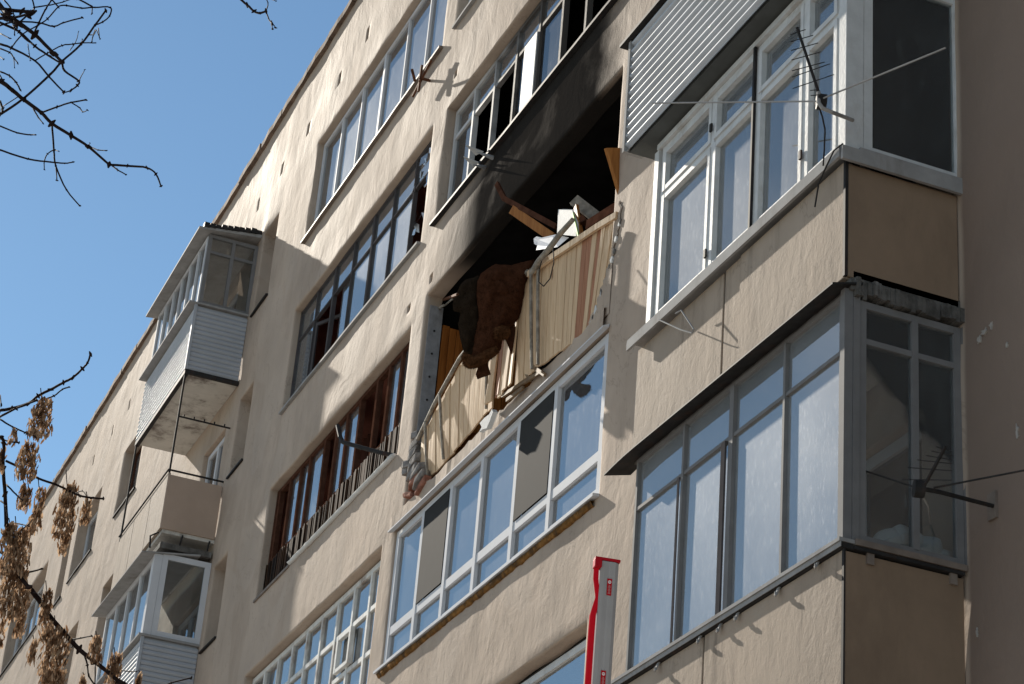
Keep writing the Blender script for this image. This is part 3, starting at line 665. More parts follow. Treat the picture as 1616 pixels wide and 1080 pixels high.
part('sill_gasket', M['dark_metal'], bl, lambda m: (m.box(XR0 - .03, XR1 + .015, D - .03, D + .05, 6.842, 6.876), m.box(XR1 - .04, XR1 + .03, D + .05, -.02, 6.842, 6.865)))
part('end_sill', M['brown_flash'], bl, lambda m: m.box(XR1 - .05, XR1 + .04, D + .062, -.01, 6.87, 6.91))
for px, py in ((1036, 1052), (1103, 1008), (1134, 991), (1162, 972), (1226, 933), (1289, 889)):
    p = at(px, py, D - .03); m = MB(); m.bar(p + Vector((0, .02, .04)), p + Vector((0, -.01, -.03)), .03, .012, (0, 1, 0)); m.bar(p + Vector((0, -.01, -.03)), p + Vector((.02, -.02, -.025)), .03, .012, (0, 1, 0)); m.build('sill_clip', M['flash'], bl)
for yv in (-.72, -.12): part('sill_clip', M['brown_flash'], bl, lambda m: m.box(XR1, XR1 + .02, yv, yv + .05, 6.77, 6.845))
window(None, XR0 + .1, XR1 - .06, 6.91, 8.66, D, [-13.40, -12.64, -11.87], [8.24], M['alu'], M['glass_dusty'], .03, .028, .05, par=bl, name='front_frame', thick=(1,), gm={(0, 0): M['glass_dusty']}, tilt=.006)
part('sliding_track', M['dark_alu'], bl, lambda m: (m.box(-12.75, -12.69, D - .02, D - .005, 6.92, 8.22), m.box(-13.46, -13.43, D - .012, D - .005, 6.92, 8.22)))
part('corner_post', M['alu'], bl, lambda m: (m.box(XR1 - .058, XR1 - .004, D - .012, D + .05, 6.91, 8.68), m.box(XR1 - .05, XR1 + .004, D + .052, D + .1, 6.91, 8.68)))
side_window(bl, D + .102, .0, 6.912, 8.62, XR1 - .005, [-.35], [8.33], M['alu'], M['glass_end'], .05, .05)
part('end_post', M['alu'], bl, lambda m: m.box(XR1 - .04, XR1 + .02, -.0 + .002, .03, 6.912, 8.62))
m = MB(); n = 20
for q in range(n + 1):
    xx = -14.55 + (XR1 + .04 + 14.55) * q / n; z = 8.655 + (-.03 * max(0, 1 - q / 3) ** 2); m.v += [(xx, D - .13, z), (xx, D + .1, z + .06), (xx, D + .1, z + .075), (xx, D - .13, z + .012)]
    if q: o = len(m.v) - 8; m.f += [(o + t, o + 4 + t, o + 4 + (t + 1) % 4, o + (t + 1) % 4) for t in range(4)]
m.f += [(0, 1, 2, 3), tuple(len(m.v) - 4 + t for t in (3, 2, 1, 0))]
m.build('canopy', M['dark_metal'], bl)
# right column, middle balcony (white wooden glazing)
bm_ = part('balcony', M['concrete'], B, lambda m: (m.box(XR0 + .05, XR1 - .0, D + .05, .0, 8.66, 8.82), m.box(XR0 + .0, XR1 + .02, D + .02, D + .12, 8.67, 8.755))); bm_['label'] = 'middle right balcony with white wooden glazing over beige panels'
m = MB()
for q in range(26):
    yv = D + .05 + q * .033; h = rnd(.0, .05); m.box(XR1 - .05, XR1 + .02 + rnd(-.02, .03), yv, yv + .031, 8.64 + rnd(-.02, .02), 8.74 + h * .5)
m.build('spalled_edge', M['concrete'], bm_)
part('front_panel', M['panel'], bm_, lambda m: m.box(XR0, -12.845, D, D + .05, 8.77, 9.66), bevel=.005)
part('front_panel', M['panel'], bm_, lambda m: m.box(-12.81, -12.56, D - .004, D + .05, 8.77, 9.66), bevel=.005)
part('front_panel', M['panel'], bm_, lambda m: m.box(-12.555, XR1 - .02, D - .016, D + .05, 8.76, 9.66), bevel=.005)
part('seam_strip', M['dark_metal'], bm_, lambda m: (m.box(-12.843, -12.812, D + .012, D + .04, 8.77, 9.65), m.box(XR0 - .02, XR0 - .002, D + .01, D + .04, 8.75, 9.66), m.box(XR1 - .022, XR1 + .004, D - .02, D + .003, 8.77, 9.68)))
part('end_panel', M['shade_brown_panel'], bm_, lambda m: m.box(XR1 - .045, XR1, D + .006, -.012, 8.77, 9.64), bevel=.004)
part('sill', M['flash'], bm_, lambda m: (m.box(XR0 - .05, XR1 + .02, D - .08, D + .06, 9.73, 9.752), m.box(XR0 - .05, XR1 + .02, D - .082, D - .06, 9.66, 9.728)))
part('end_sill', M['flash'], bm_, lambda m: (m.box(XR1 - .04, XR1 + .06, D + .062, .0, 9.735, 9.755), m.box(XR1 + .035, XR1 + .062, D - .075, -.0, 9.63, 9.733)))
fr = window(None, -14.05, XR1 - .1, 9.76, 11.42, D, [-13.12, -12.39, -11.66], [10.95], M['white_wood'], M['glass_curt'], .05, .055, .07, par=bm_, name='front_frame', sash=.042, thick=(1,), transw=.04)
part('casing_board', M['white_wood'], bm_, lambda m: (m.box(-14.16, -14.08, D - .02, D + .04, 9.76, 11.42), m.box(-14.15, -14.09, D + .06, -.05, 9.76, 11.4)))
part('head_board', M['white_wood'], bm_, lambda m: m.box(-14.1, XR1, D - .03, D + .05, 11.422, 11.47))
part('joint_gap', M['dark_metal'], bm_, lambda m: m.box(-12.43, -12.405, D - .03, D - .008, 9.77, 11.42))
part('corner_post', M['white_wood'], bm_, lambda m: m.box(XR1 - .098, XR1, D - .02, D + .12, 9.757, 11.43), bevel=.004)
side_window(bm_, D + .122, .06, 9.757, 11.6, XR1 - .003, [], [11.29], M['white_wood'], M['glass_end'], .07, .06)
part('hinges', M['dark_metal'], bm_, lambda m: [m.box(x_, x_ + .03, D - .035, D - .018, z_, z_ + .07) for x_, z_ in ((-13.14, 9.92), (-11.68, 10.0), (-13.13, 11.05))])
m = MB(); n = 90
for q in range(n + 1):
    xx = -14.0 + 2.86 * q / n; y = -.775 + .018 * math.sin(q * .9) + .012 * math.sin(q * 2.3 + 1); m.v += [(xx, y, 9.78), (xx, y, 11.42)]
m.f = [(2 * q, 2 * q + 2, 2 * q + 3, 2 * q + 1) for q in range(n)]
tag(m.build('curtain', M['curtain'], smooth=True), 'white sheer curtain behind the wooden glazing of the middle right balcony', 'curtain')
m = MB(); n = 16
for q in range(n + 1):
    yy = D + .2 + .66 * q / n; m.v += [(XR1 - .16 + .01 * math.sin(q), yy, 9.78), (XR1 - .16 + .01 * math.sin(q), yy, 11.5)]
m.f = [(2 * q, 2 * q + 2, 2 * q + 3, 2 * q + 1) for q in range(n)]
tag(m.build('curtain', M['grey_blind'], smooth=True), 'dark grey blind closing the end pane of the middle right balcony', 'blind')
# right column, upper balcony (corrugated sheet)
bu = part('balcony', M['soffit'], B, lambda m: (m.box(-14.36, XR1 + .1, -1.03, .0, 11.50, 11.56),)); bu['label'] = 'upper right balcony clad in corrugated grey metal sheet'
m = MB(); per = .086; zz = 11.50; nseg = int((12.62 - 11.50) / per * 10)
prof = [(-1.06 + .018 * math.cos(2 * math.pi * (11.50 + (12.62 - 11.5) * q / nseg) / per), 11.50 + (12.62 - 11.5) * q / nseg) for q in range(nseg + 1)]
for xx in (-14.36, XR1 + .15):
    m.v += [(xx, y, z) for y, z in prof]
m.f = [(q, q + nseg + 1, q + nseg + 2, q + 1) for q in range(nseg)]
m.build('corrugated_sheet', M['galv'], bu, smooth=True)
part('edge_trim', M['flash'], bu, lambda m: (m.box(-14.40, -14.362, -1.085, -.9, 11.50, 12.62), m.box(-14.36, XR1 + .1, -1.02, -.95, 11.565, 12.6)))
part('capping', M['dark_metal'], bu, lambda m: (m.box(-14.52, XR1 + .2, -1.12, -.8, 12.63, 12.66),))
window(None, -14.2, XR1 - .05, 12.662, 14.3, -.9, lin(-14.2, XR1, 4), [], M['pvc'], M['glass'], .07, .06, par=bu, name='front_frame')
part('roof', M['soffit'], bu, lambda m: m.box(-14.5, XR1 + .1, -1.1, 0, 14.32, 14.4))
part('end_panel', M['soffit'], bu, lambda m: m.box(XR1 + .1, XR1 + .14, -1.0, 0, 11.5, 12.62))

# left column of balconies
XL0, XL1, DL = -35.45, -32.12, -.90
def siding(par, x0, x1, y, z0, z1, step, end=False):
    m = MB(); n = int((z1 - z0) / step)
    for q in range(n):
        a = z0 + q * step; b = a + step - .007
        mid = a + (b - a) * .45
        pr = [(.002, a), (-.0155, mid), (.0, b), (.02, b), (.02, a)]
        if end: V_ = [(y - d_, q_, z_) for q_ in (x1, x0) for d_, z_ in pr]
        else: V_ = [(q_, y + d_, z_) for q_ in (x0, x1) for d_, z_ in pr]
        m.add(V_, [(0, 1, 2, 3, 4), (9, 8, 7, 6, 5)] + [(i_, 5 + i_, 5 + (i_ + 1) % 5, (i_ + 1) % 5) for i_ in range(5)])
    if not end: m.box(x0 + .01, x1 - .01, y + .022, y + .035, z0, z1)
    else: m.box(y - .035, y - .022, x0 + .01, x1 - .01, z0, z1)
    return tag(m.build('siding_boards', M['siding'], par), kind='stuff')
b6 = part('balcony', M['soffit_white'], B, lambda m: m.box(XL0 + .03, XL1 - .03, DL + .04, .0, 17.14, 17.26)); b6['label'] = 'top left balcony with pale siding and a lean-to roof'
siding(b6, XL0, XL1, DL, 17.2, 18.38, .083); siding(b6, DL + .03, -.01, XL1, 17.2, 18.38, .083, True)
part('corner_trim', M['siding'], b6, lambda m: m.box(XL1 - .04, XL1 + .02, DL - .02, DL + .026, 17.19, 18.39))
part('bottom_trim', M['dark_metal'], b6, lambda m: (m.box(XL0, XL1 + .02, DL - .01, DL + .06, 17.11, 17.19), m.box(XL1 - .04, XL1 + .02, DL + .062, 0, 17.12, 17.19)))
part('sill', M['flash'], b6, lambda m: (m.box(XL0 - .04, XL1 + .04, DL - .13, DL + .06, 18.39, 18.42), m.box(XL1 - .05, XL1 + .05, DL + .062, 0, 18.39, 18.42)))
window(None, XL0 + .02, XL1 - .05, 18.425, 19.72, DL + .02, lin(XL0, XL1, 6), [], M['pvc'], M['glass'], .05, .045, .06, par=b6, name='front_frame')
side_window(b6, DL + .04, .0, 18.425, 19.75, XL1, [-.42], [19.42], M['alu'], M['glass_end'], .06)
m = MB(); m.add([(XL0 - .15, -1.08, 19.70), (XL1 + .12, -1.08, 19.74), (XL1 + .12, .0, 19.86), (XL0 - .15, .0, 19.84), (XL0 - .15, -1.08, 19.735), (XL1 + .12, -1.08, 19.775), (XL1 + .12, .0, 19.92), (XL0 - .15, .0, 19.90)],
    [(0, 3, 2, 1), (4, 5, 6, 7), (0, 1, 5, 4), (1, 2, 6, 5), (2, 3, 7, 6), (3, 0, 4, 7)]); m.build('roof', M['flash'], b6)
part('tar_edge', M['dark_metal'], b6, lambda m: [m.box(XL1 + .02, XL1 + .14 + rnd(-.02, .02), -1.0 + q * .1, -.905 + q * .1, 19.79 + q * .014, 19.86 + q * .014 + rnd(0, .02)) for q in range(10)])
b5 = part('balcony', M['soffit_white'], B, lambda m: m.box(XL0, XL1 - .03, DL + .05, .0, 14.34, 14.46)); b5['label'] = 'open left balcony with plain beige rendered parapet'
for (x0, x1) in ((XL0, -34.38), (-34.36, -33.26), (-33.24, XL1 - .02)): part('front_panel', M['panel'], b5, lambda m: m.box(x0, x1, DL, DL + .04, 14.40, 15.36), bevel=.006)
part('end_panel', M['tan_panel'], b5, lambda m: m.box(XL1 - .04, XL1, DL + .006, -.01, 14.40, 15.32), bevel=.004)
part('railing', M['dark_metal'], b5, lambda m: (m.tube([(XL1 - .01, DL, 15.40), (XL1 - .01, 0, 15.40)], .018, 6), m.tube([(XL0, DL - .01, 15.40), (XL1, DL - .01, 15.40)], .014, 6), m.tube([(XL1 - .02, DL + .01, 15.36), (XL1 - .02, DL + .01, 17.12)], .018, 6),
     m.tube([(XL0 + .05, DL + .01, 15.3), (XL0 + .05, DL + .01, 17.12)], .018, 6), m.tube([(XL1 - .02, DL, 16.35), (XL1 - .02, -.02, 16.35)], .016, 6), [m.tube([(XL1 - .02, DL + .1 + q * .17, 16.36), (XL1 - .02, DL + .1 + q * .17, 16.40)], .012, 5) for q in range(5)]))
b4 = part('balcony', M['concrete'], B, lambda m: m.box(XL0 + .03, XL1 - .03, DL + .04, .0, 11.46, 11.58)); b4['label'] = 'lower left balcony with white plastic glazing over pale siding'
siding(b4, XL0, XL1, DL, 11.5, 12.6, .083); siding(b4, DL + .03, -.01, XL1, 11.5, 12.6, .083, True)
part('corner_trim', M['siding'], b4, lambda m: m.box(XL1 - .04, XL1 + .02, DL - .02, DL + .026, 11.5, 12.6))
part('sill', M['flash'], b4, lambda m: (m.box(XL0 - .04, XL1 + .04, DL - .07, DL + .06, 12.605, 12.64), m.box(XL1 - .05, XL1 + .04, DL + .062, 0, 12.605, 12.64)))
window(None, XL0 + .02, XL1 - .12, 12.645, 13.96, DL, lin(XL0, XL1 - .1, 4), [], M['pvc'], M['glass'], .08, .07, .06, par=b4, name='front_frame')
part('corner_post', M['pvc'], b4, lambda m: m.box(XL1 - .118, XL1, DL - .01, DL + .12, 12.645, 13.97), bevel=.004)
side_window(b4, DL + .122, .0, 12.645, 14.0, XL1 - .002, [], [], M['pvc'], M['glass_end'], .09)
part('canopy', M['flash'], b4, lambda m: m.add([(XL0 - .1, -1.13, 13.93), (XL1 + .03, -1.13, 13.93), (XL1 + .03, -.2, 14.06), (XL0 - .1, -.2, 14.06), (XL0 - .1, -1.13, 13.95), (XL1 + .03, -1.13, 13.95), (XL1 + .03, -.2, 14.09), (XL0 - .1, -.2, 14.09)],
    [(0, 3, 2, 1), (4, 5, 6, 7), (0, 1, 5, 4), (1, 2, 6, 5), (2, 3, 7, 6), (3, 0, 4, 7)]))
part('roof', M['concrete'], b4, lambda m: m.box(XL1 - .5, XL1 + .02, -.86, -.03, 14.075, 14.17))
for br in ([(XL1 - .04, -1.0, 14.05), (XL1 - .05, -1.02, 14.25), (XL1 - .05, -.9, 14.34)], [(XL1 - .02, -.55, 14.15), (XL1 - .02, -.52, 14.36)], [(XL1 - .02, -.1, 14.15), (XL1 - .02, -.08, 14.36)]): part('roof_bracket', M['dark_metal'], b4, lambda m: m.tube(br, .015, 6))

# ------------------------------------------------------------------ fixtures on the face
def thing1(m, name, mat, label, cat, **kw): return tag(m.build(name, mat, **kw), label, cat)
# iron cross bracket under the top window
p = at(679, 128); m = MB(); m.bar(p + Vector((0, .02, 0)), p + Vector((0, -.16, 0)), .03, .03); m.bar(p + Vector((-.02, -.14, -.2)), p + Vector((.0, -.14, .2)), .04, .03, (0, 1, 0)); m.bar(p + Vector((-.32, -.12, -.1)), p + Vector((.32, -.12, .1)), .03, .03); m.bar(p + Vector((-.1, -.18, 0)), p + Vector((.1, -.3, .02)), .03, .03)
thing1(m, 'wall_bracket', M['rust'], 'rusty iron cross bracket on the wall under the top white window', 'bracket')
# spikes under the burnt window
for i, (a, b) in enumerate((((780, 250), (752, 240)), ((768, 265), (746, 260)))):
    m = MB(); m.tube([at(*a, .02), at(*a, .02).lerp(at(*b, -.22), .5), at(*b, -.22)], [.03, .02, .004], 6)
    thing1(m, 'metal_spike', M['galv'], 'pointed metal spike sticking out below the burnt window, ' + ('upper' if i == 0 else 'lower') + ' of the two', 'spike')
# drying pole with bent end at the brown loggia
m = MB(); m.tube([at(622, 719, .05), at(606, 716, -.06), at(572, 707, -.24), at(541, 698, -.4), at(537, 690, -.42), at(533, 672, -.43)], .028, 8)
thing1(m, 'clothes_pole', M['dark_metal'], 'dark pipe with bent up end jutting from the brown loggia', 'pole')
# aerial on the middle right balcony
def yagi(name, label, base, tip, elems, rods, mast, mats, ring=None, plate=None):
    t = empty(name, base, label, 'antenna', 'TV antennas on the building')
    MB().tube([base, tip], .011, 6).build('boom', mats[0], t)
    for (a, b) in elems: MB().tube([a, b], .0035, 5).build('element', mats[0], t)
    for (a, b) in rods: MB().tube([a, b], .006, 6).build('whip', mats[1], t)
    MB().tube(mast, .014, 8).build('mast', mats[1], t)
    if ring is not None: MB().tube([ring + Vector((-.01, -.03, 0)), ring + Vector((.01, .03, 0))], .055, 12).build('amplifier', M['dark_metal'], t)
    if plate is not None: plate.build('wall_plate', mats[2], t)
    return t
base = at(1294, 152, -1.16); tip = at(1258, 44, -1.3)
el = []
for (xl, yl, xr, yr) in ((1248, 52, 1272, 47), (1248, 65, 1283, 56), (1249, 81, 1293, 66), (1250, 94, 1296, 83), (1250, 111, 1302, 98), (1252, 127, 1308, 101), (1250, 113, 1315, 118), (1252, 121, 1320, 124), (1251, 140, 1294, 132)):
    pass
for (xl, yl, xr, yr) in ((1247, 55, 1271, 47), (1248, 66, 1283, 56), (1248, 80, 1291, 68), (1249, 95, 1296, 82), (1250, 112, 1302, 98), (1250, 122, 1310, 101), (1251, 140, 1316, 118), (1279, 143, 1291, 142), (1280, 151, 1294, 150)):
    el.append((at(xl, yl, -1.32), at(xr, yr, -1.16)))
yagi('tv_antenna', 'slim TV antenna with long whips on the corner of the middle right balcony', base, tip, el,
     [(at(1030, 163, -1.45), at(1294, 160, -1.16)), (at(1300, 155, -1.16), at(1492, 76, -.95))],
     [at(1292, 146, -1.17), at(1292, 162, -1.18), at(1298, 171, -1.16), at(1312, 177, -1.1), at(1346, 190, -.885)], (M['dark_metal'], M['flash'], M['flash']), ring=at(1296, 161, -1.14))
m = MB(); m.tube([at(1291, 165, -1.16), at(1298, 185, -1.1), at(1302, 205, -1.05), at(1301, 235, -.98), at(1299, 262, -.96)], .006, 6); m.tube([at(1330, 227, -.96), at(1316, 238, -.97), at(1303, 265, -.97), at(1292, 290, -.96), at(1286, 327, -.95)], .006, 6)
thing1(m, 'cable', M['dark_metal'], 'two thin cables dangling over the white balcony sill under the antenna', 'cable')
# aerial on the wall at right
base = at(1456, 772, -.62); tip = at(1492, 705, -.62)
el = [(at(a, b, -.66), at(c, d, -.58)) for a, b, c, d in ((1477, 705, 1503, 713), (1470, 712, 1503, 719), (1462, 719, 1503, 726), (1448, 726, 1503, 732), (1432, 738, 1502, 743), (1424, 757, 1501, 758))]
pl = MB(); q = at(1568, 800); pl.box(q.x - .04, q.x + .05, -.02, -.0, q.z - .09, q.z + .09)
yagi('tv_antenna', 'dark TV antenna on a bracket screwed to the shaded wall at right', base, tip, el,
     [(at(1455, 773, -.63), at(1243, 703, -.8)), (at(1474, 770, -.55), at(1640, 738, -.35))], [at(1456, 772, -.62), at(1480, 776, -.52), at(1568, 799, -.015)], (M['dark_metal'], M['dark_metal'], M['brown_flash']), ring=at(1450, 772, -.63), plate=pl)
m = MB(); m.tube([at(1454, 780, -.62), at(1465, 800, -.5), at(1469, 830, -.2), at(1476, 850, -.05)], .006, 6)
thing1(m, 'cable', M['flash'], 'thin grey cable drooping from the wall antenna at right', 'cable')
m = MB(); m.tube([at(1040, 505, -.96), at(1075, 521, -.98), at(1092, 526, -.98), at(1095, 520, -.97), at(1075, 490, -.96), at(1066, 495, -.96)], .006, 6)
thing1(m, 'wire', M['flash'], 'loose loop of wire hanging from the left end of the white sill', 'wire')
for px, py, a_, b_ in ((1552, 524, .05, .03), (1545, 536, .03, .025), (1563, 513, .025, .03), (1604, 681, .022, .05), (1588, 545, .015, .02), (1541, 998, .012, .03)):
    q = at(px, py, -.013); m = MB(); m.slab([q + Vector((math.cos(t_) * a_ * rnd(.25, 1.2), 0, math.sin(t_) * b_ * rnd(.3, 1.3))) for t_ in [i_ * .4488 for i_ in range(14)]], (0, .012, 0)); m.build('paint_chip', M['chip'], B)
# white bundle behind the end pane of the lowest right balcony
bmx = bmesh.new()
for (yy, zz, r) in ((-.42, 7.05, .11), (-.3, 7.09, .13), (-.18, 7.06, .12), (-.08, 7.02, .09)):
    mt = Matrix.Translation((XR1 - .2, yy, zz)) @ Matrix.Diagonal((.75, 1.1, .8, 1)); bmesh.ops.create_icosphere(bmx, subdivisions=3, radius=r, matrix=mt)
for v in bmx.verts: v.co += Vector((1, 1, 1)) * .025 * nz(v.co.x * 9, v.co.y * 9, v.co.z * 9)
m = MB(); bmx.verts.index_update(); m.add([v.co for v in bmx.verts], [[v.index for v in f.verts] for f in bmx.faces]); bmx.free()
thing1(m, 'white_bundle', M['white_foam'], 'crumpled white bundle behind the end pane of the lowest right balcony', 'bundle', smooth=True)
# ceiling of the glazed balconies comes from the slabs above
part('ceiling', M['soffit_white'], bl, lambda m: m.box(XR0 + .1, XR1 - .06, D + .1, -.02, 8.63, 8.655))

# ------------------------------------------------------------------ debris in the burnt opening
def debris(name, label, cat, mat, pts, thick): return thing1(MB().slab(pts, thick), name, mat, label, cat)
debris('brown_board', 'brown chipboard panel swung out at the right side of the burnt opening', 'board', M['board'], [at(953, 235, -.16), at(981, 235, .03), at(979, 322, .03), at(972, 300, -.02)], (.03, .02, 0))
debris('foam_sheet', 'upright white sheet with torn corner among the debris on the parapet', 'sheet', M['white_foam'], [at(881, 331, .05), at(903, 332, .0), at(908, 352, -.02), at(909, 373, -.02), at(879, 370, .03)], (.04, .05, 0))
debris('torn_panel', 'jagged grey panel lying on the broken parapet behind the pole', 'panel', M['galv'], [at(842, 377, .0), at(850, 379, .0), at(872, 374, .03), at(893, 379, .05), at(880, 390, .0), at(846, 395, -.04), at(848, 388, -.03), at(843, 385, -.03)], (.03, .02, .02))
def beam(name, label, cat, mat, a, b, w_, h): return thing1(MB().bar(a, b, w_, h), name, mat, label, cat)
beam('plank', 'long orange plank sticking out of the dark opening, below the bent strip', 'plank', M['board'], at(808, 331, -.1), at(872, 375, .12), .03, .10)
m = MB(); 
for a, b in (((784, 290), (796, 314)), ((796, 314), (878, 358))): m.bar(at(*a, -.18 if a[0] == 784 else -.14), at(*b, -.14 if b[0] == 796 else .12), .03, .06)
thing1(m, 'bent_strip', M['brown_wood'], 'dark bent wooden strip pointing up and left out of the burnt opening', 'strip')
beam('plank', 'short upright orange plank beside the white foam sheet', 'plank', M['board'], at(909, 326, .02), at(918, 378, .02), .03, .06)
beam('green_strip', 'thin lime green strip leaning beside the white foam sheet', 'strip', M['green'], at(904, 337, -.02), at(914, 379, -.03), .012, .025)
beam('beam', 'grey wooden beam tilted above the debris pile', 'beam', M['pole'], at(906, 316, .1), at(941, 343, .3), .05, .12)
beam('plank', 'dark brown plank leaning on the right end of the parapet', 'plank', M['brown_wood'], at(928, 356, .02), at(979, 324, .06), .05, .10)
m = MB(); m.box(0, 0, 0, 0, 0, 0); m = MB()
c = at(922, 350, .05)
m.add([c + Vector((rnd(-.12, .12), rnd(-.06, .06), rnd(-.06, .08))) for _ in range(8)], [(0, 1, 2, 3), (4, 5, 6, 7), (0, 1, 5, 4), (2, 3, 7, 6)])
thing1(m, 'rag', M['brown_wood'], 'small dark rag crumpled in the debris on the parapet', 'rag')
m = MB(); m.tube([at(904, 347, -.18), at(885, 368, -.2), at(868, 391, -.23), at(848, 415, -.27), at(838, 432, -.29)], [.026, .03, .032, .03, .026], 10)
thing1(m, 'broken_pole', M['pole'], 'mottled broken pole rising from the bent rail past the fur coat', 'pole')
m = MB(); m.tube([at(873, 390, -.26), at(874, 415, -.3), at(868, 440, -.33), at(858, 452, -.35), at(850, 445, -.35), at(851, 425, -.34), at(855, 412, -.33)], .006, 6)
thing1(m, 'wire', M['dark_metal'], 'black loop of wire hanging from the broken pole', 'wire')
m = MB(); v = [at(x_, y_, -.16) for x_, y_ in ((757, 668), (764, 660), (772, 654), (776, 646), (778, 650), (773, 664), (768, 676), (761, 678), (756, 682), (760, 674))]
thing1(m.slab(v, (.01, .05, 0)), 'foam_scrap', M['white_foam'], 'torn white foam scrap on the ledge below the planks', 'scrap')
m = MB(); m.tube([at(690, 477, .3), at(722, 465, .05)], .02, 6)
thing1(m, 'rusty_rod', M['rust'], 'thin reddish rod across the top left of the burnt opening', 'rod')
m = MB(); m.tube([at(683, 493, .25), at(700, 482, .1)], .015, 6); m.tube([at(697, 487, .3), at(714, 472, .12)], .012, 6)
thing1(m, 'broken_laths', M['pole'], 'grey broken laths at the top left of the burnt opening', 'lath')

# ------------------------------------------------------------------ the fur coat
coat_c = at(775, 500, -.47); CD = (coat_c - CAM).dot(FF)
def cp(px, py, dz=0.0): return CAM + ray(px, py) * (CD + dz)
def cushion(poly, thick, name, mat, parent, dz=0.0, step=5.0, folds=.055, fuzz=0, fl=.03, fs=.05):
    """rounded cloth volume from an outline: front and back sheets meet along the outline"""
    P = [Vector(p) for p in poly]; pts = []
    for i in range(len(P)):
        a, b = P[i], P[(i + 1) % len(P)]; n = max(1, int((b - a).length / step))
        for q in range(n): pts.append(a.lerp(b, q / n) + Vector((rnd(-.5, .5), rnd(-.5, .5))))
    nb = len(pts)
    def inside(p):
        c = False
        for i in range(nb):
            a, b = pts[i], pts[(i + 1) % nb]
            if (a.y > p.y) != (b.y > p.y) and p.x < (b.x - a.x) * (p.y - a.y) / (b.y - a.y) + a.x: c = not c
        return c
    def dist(p): return min(((p - a) - (b - a) * max(0, min(1, (p - a).dot(b - a) / max(1e-6, (b - a).length_squared)))).length for a, b in ((pts[i], pts[(i + 1) % nb]) for i in range(nb)))
    x0 = min(p.x for p in pts); x1 = max(p.x for p in pts); y0 = min(p.y for p in pts); y1 = max(p.y for p in pts)
    ins = []; y = y0
    while y < y1:
        x = x0
        while x < x1:
            p = Vector((x + rnd(-1, 1), y + rnd(-1, 1)))
            if inside(p) and dist(p) > step * .45: ins.append(p)
            x += step
        y += step
    allp = pts + ins
    res = delaunay_2d_cdt(allp, [], [list(range(nb))], 1, 1e-4); V2, F2 = res[0], res[2]
    Rr = thick / (CD / FPX); m = MB(); nv = len(V2); off = []
    for sgn in (-1, 1):
        for p in V2:
            d = dist(p); h = thick * math.sqrt(max(0, 1 - (1 - min(d / Rr, 1)) ** 2)) if d > .6 else 0
            w_ = folds * (nz(p.x * .05 + p.y * .02, p.y * .016, 1.3 + dz * 7) + .75 * abs(nz(p.x * .12 + p.y * .04, p.y * .03, 4)) + .3 * nz(p.x * .3, p.y * .12, 2)) * min(1, d / 7)
            m.v.append(tuple(cp(p.x, p.y, dz + sgn * (h * .8) + w_)))
    m.f = [tuple(f) for f in F2] + [tuple(i + nv for i in reversed(f)) for f in F2]
    # weld outline
    if fuzz:
        fr = random.Random(3)
        for q in range(fuzz):
            f = fr.choice(m.f[:len(F2) * 2]); vs = [Vector(m.v[i]) for i in f[:3]]; a, b = sorted((fr.random(), fr.random())); c = vs[0] * a + vs[1] * (b - a) + vs[2] * (1 - b)
            nrm = (vs[1] - vs[0]).cross(vs[2] - vs[0])
            if nrm.length < 1e-9: continue
            nrm.normalize(); d = Vector((fr.uniform(-1, 1), fr.uniform(-1, 1), fr.uniform(-1, 1))); d = (nrm * (1 if fr.random() < .5 else -1) * .4 + d + Vector((0, 0, -.5))).normalized() * fl * fr.uniform(.5, 1)
            sdv = d.cross(Vector((fr.random(), fr.random(), .3))).normalized() * .0022
            o = len(m.v); m.v += [tuple(c - sdv), tuple(c + sdv), tuple(c + d)]; m.f.append((o, o + 1, o + 2))
    return m.build(name, mat, parent, smooth=True)
coat = empty('fur_coat', coat_c, 'dark brown fur trimmed coat dangling from the bent rail of the blown out loggia', 'coat')
cushion([(844, 409), (832, 412), (807, 419), (795, 418), (782, 417), (770, 424), (759, 432), (753, 445), (752, 470), (756, 500), (750, 530), (745, 560), (752, 578), (770, 570), (790, 553), (794, 530), (809, 514), (818, 503), (826, 483), (831, 450), (836, 440)], .13, 'coat_body', M['fur'], coat, 0, fuzz=9000, fl=.035)
cushion([(760, 432), (748, 438), (734, 442), (726, 450), (722, 460), (725, 466), (716, 470), (714, 480), (716, 492), (727, 494), (723, 511), (726, 533), (732, 556), (748, 566), (762, 540), (762, 500), (758, 465)], .11, 'lining', M['coat_dark'], coat, .1, fuzz=3500, fl=.028)
cushion([(731, 556), (728, 564), (731, 577), (741, 583), (755, 580), (770, 572), (788, 556), (783, 545), (765, 552), (748, 562)], .06, 'fur_hem', M['fur_trim'], coat, -.07, fuzz=3500, fl=.035)
cushion([(779, 524), (782, 516), (792, 513), (803, 517), (807, 526), (802, 534), (790, 538), (781, 534)], .07, 'fur_cuff', M['fur_trim'], coat, -.12, fuzz=2200, fl=.035)
cushion([(778, 446), (783, 441), (795, 445), (802, 452), (807, 466), (795, 467), (783, 462)], .05, 'pocket_flap', M['fur'], coat, -.11, fuzz=800, fl=.02)
cushion([(754, 577), (768, 568), (771, 580), (775, 591), (766, 595), (754, 599), (751, 592)], .04, 'sleeve', M['fur'], coat, -.01, fuzz=400, fl=.02)
cushion([(797, 533), (803, 516), (812, 512), (821, 535), (830, 561), (821, 566), (812, 570), (805, 556)], .05, 'sleeve', M['fur'], coat, .02, fuzz=600, fl=.02)

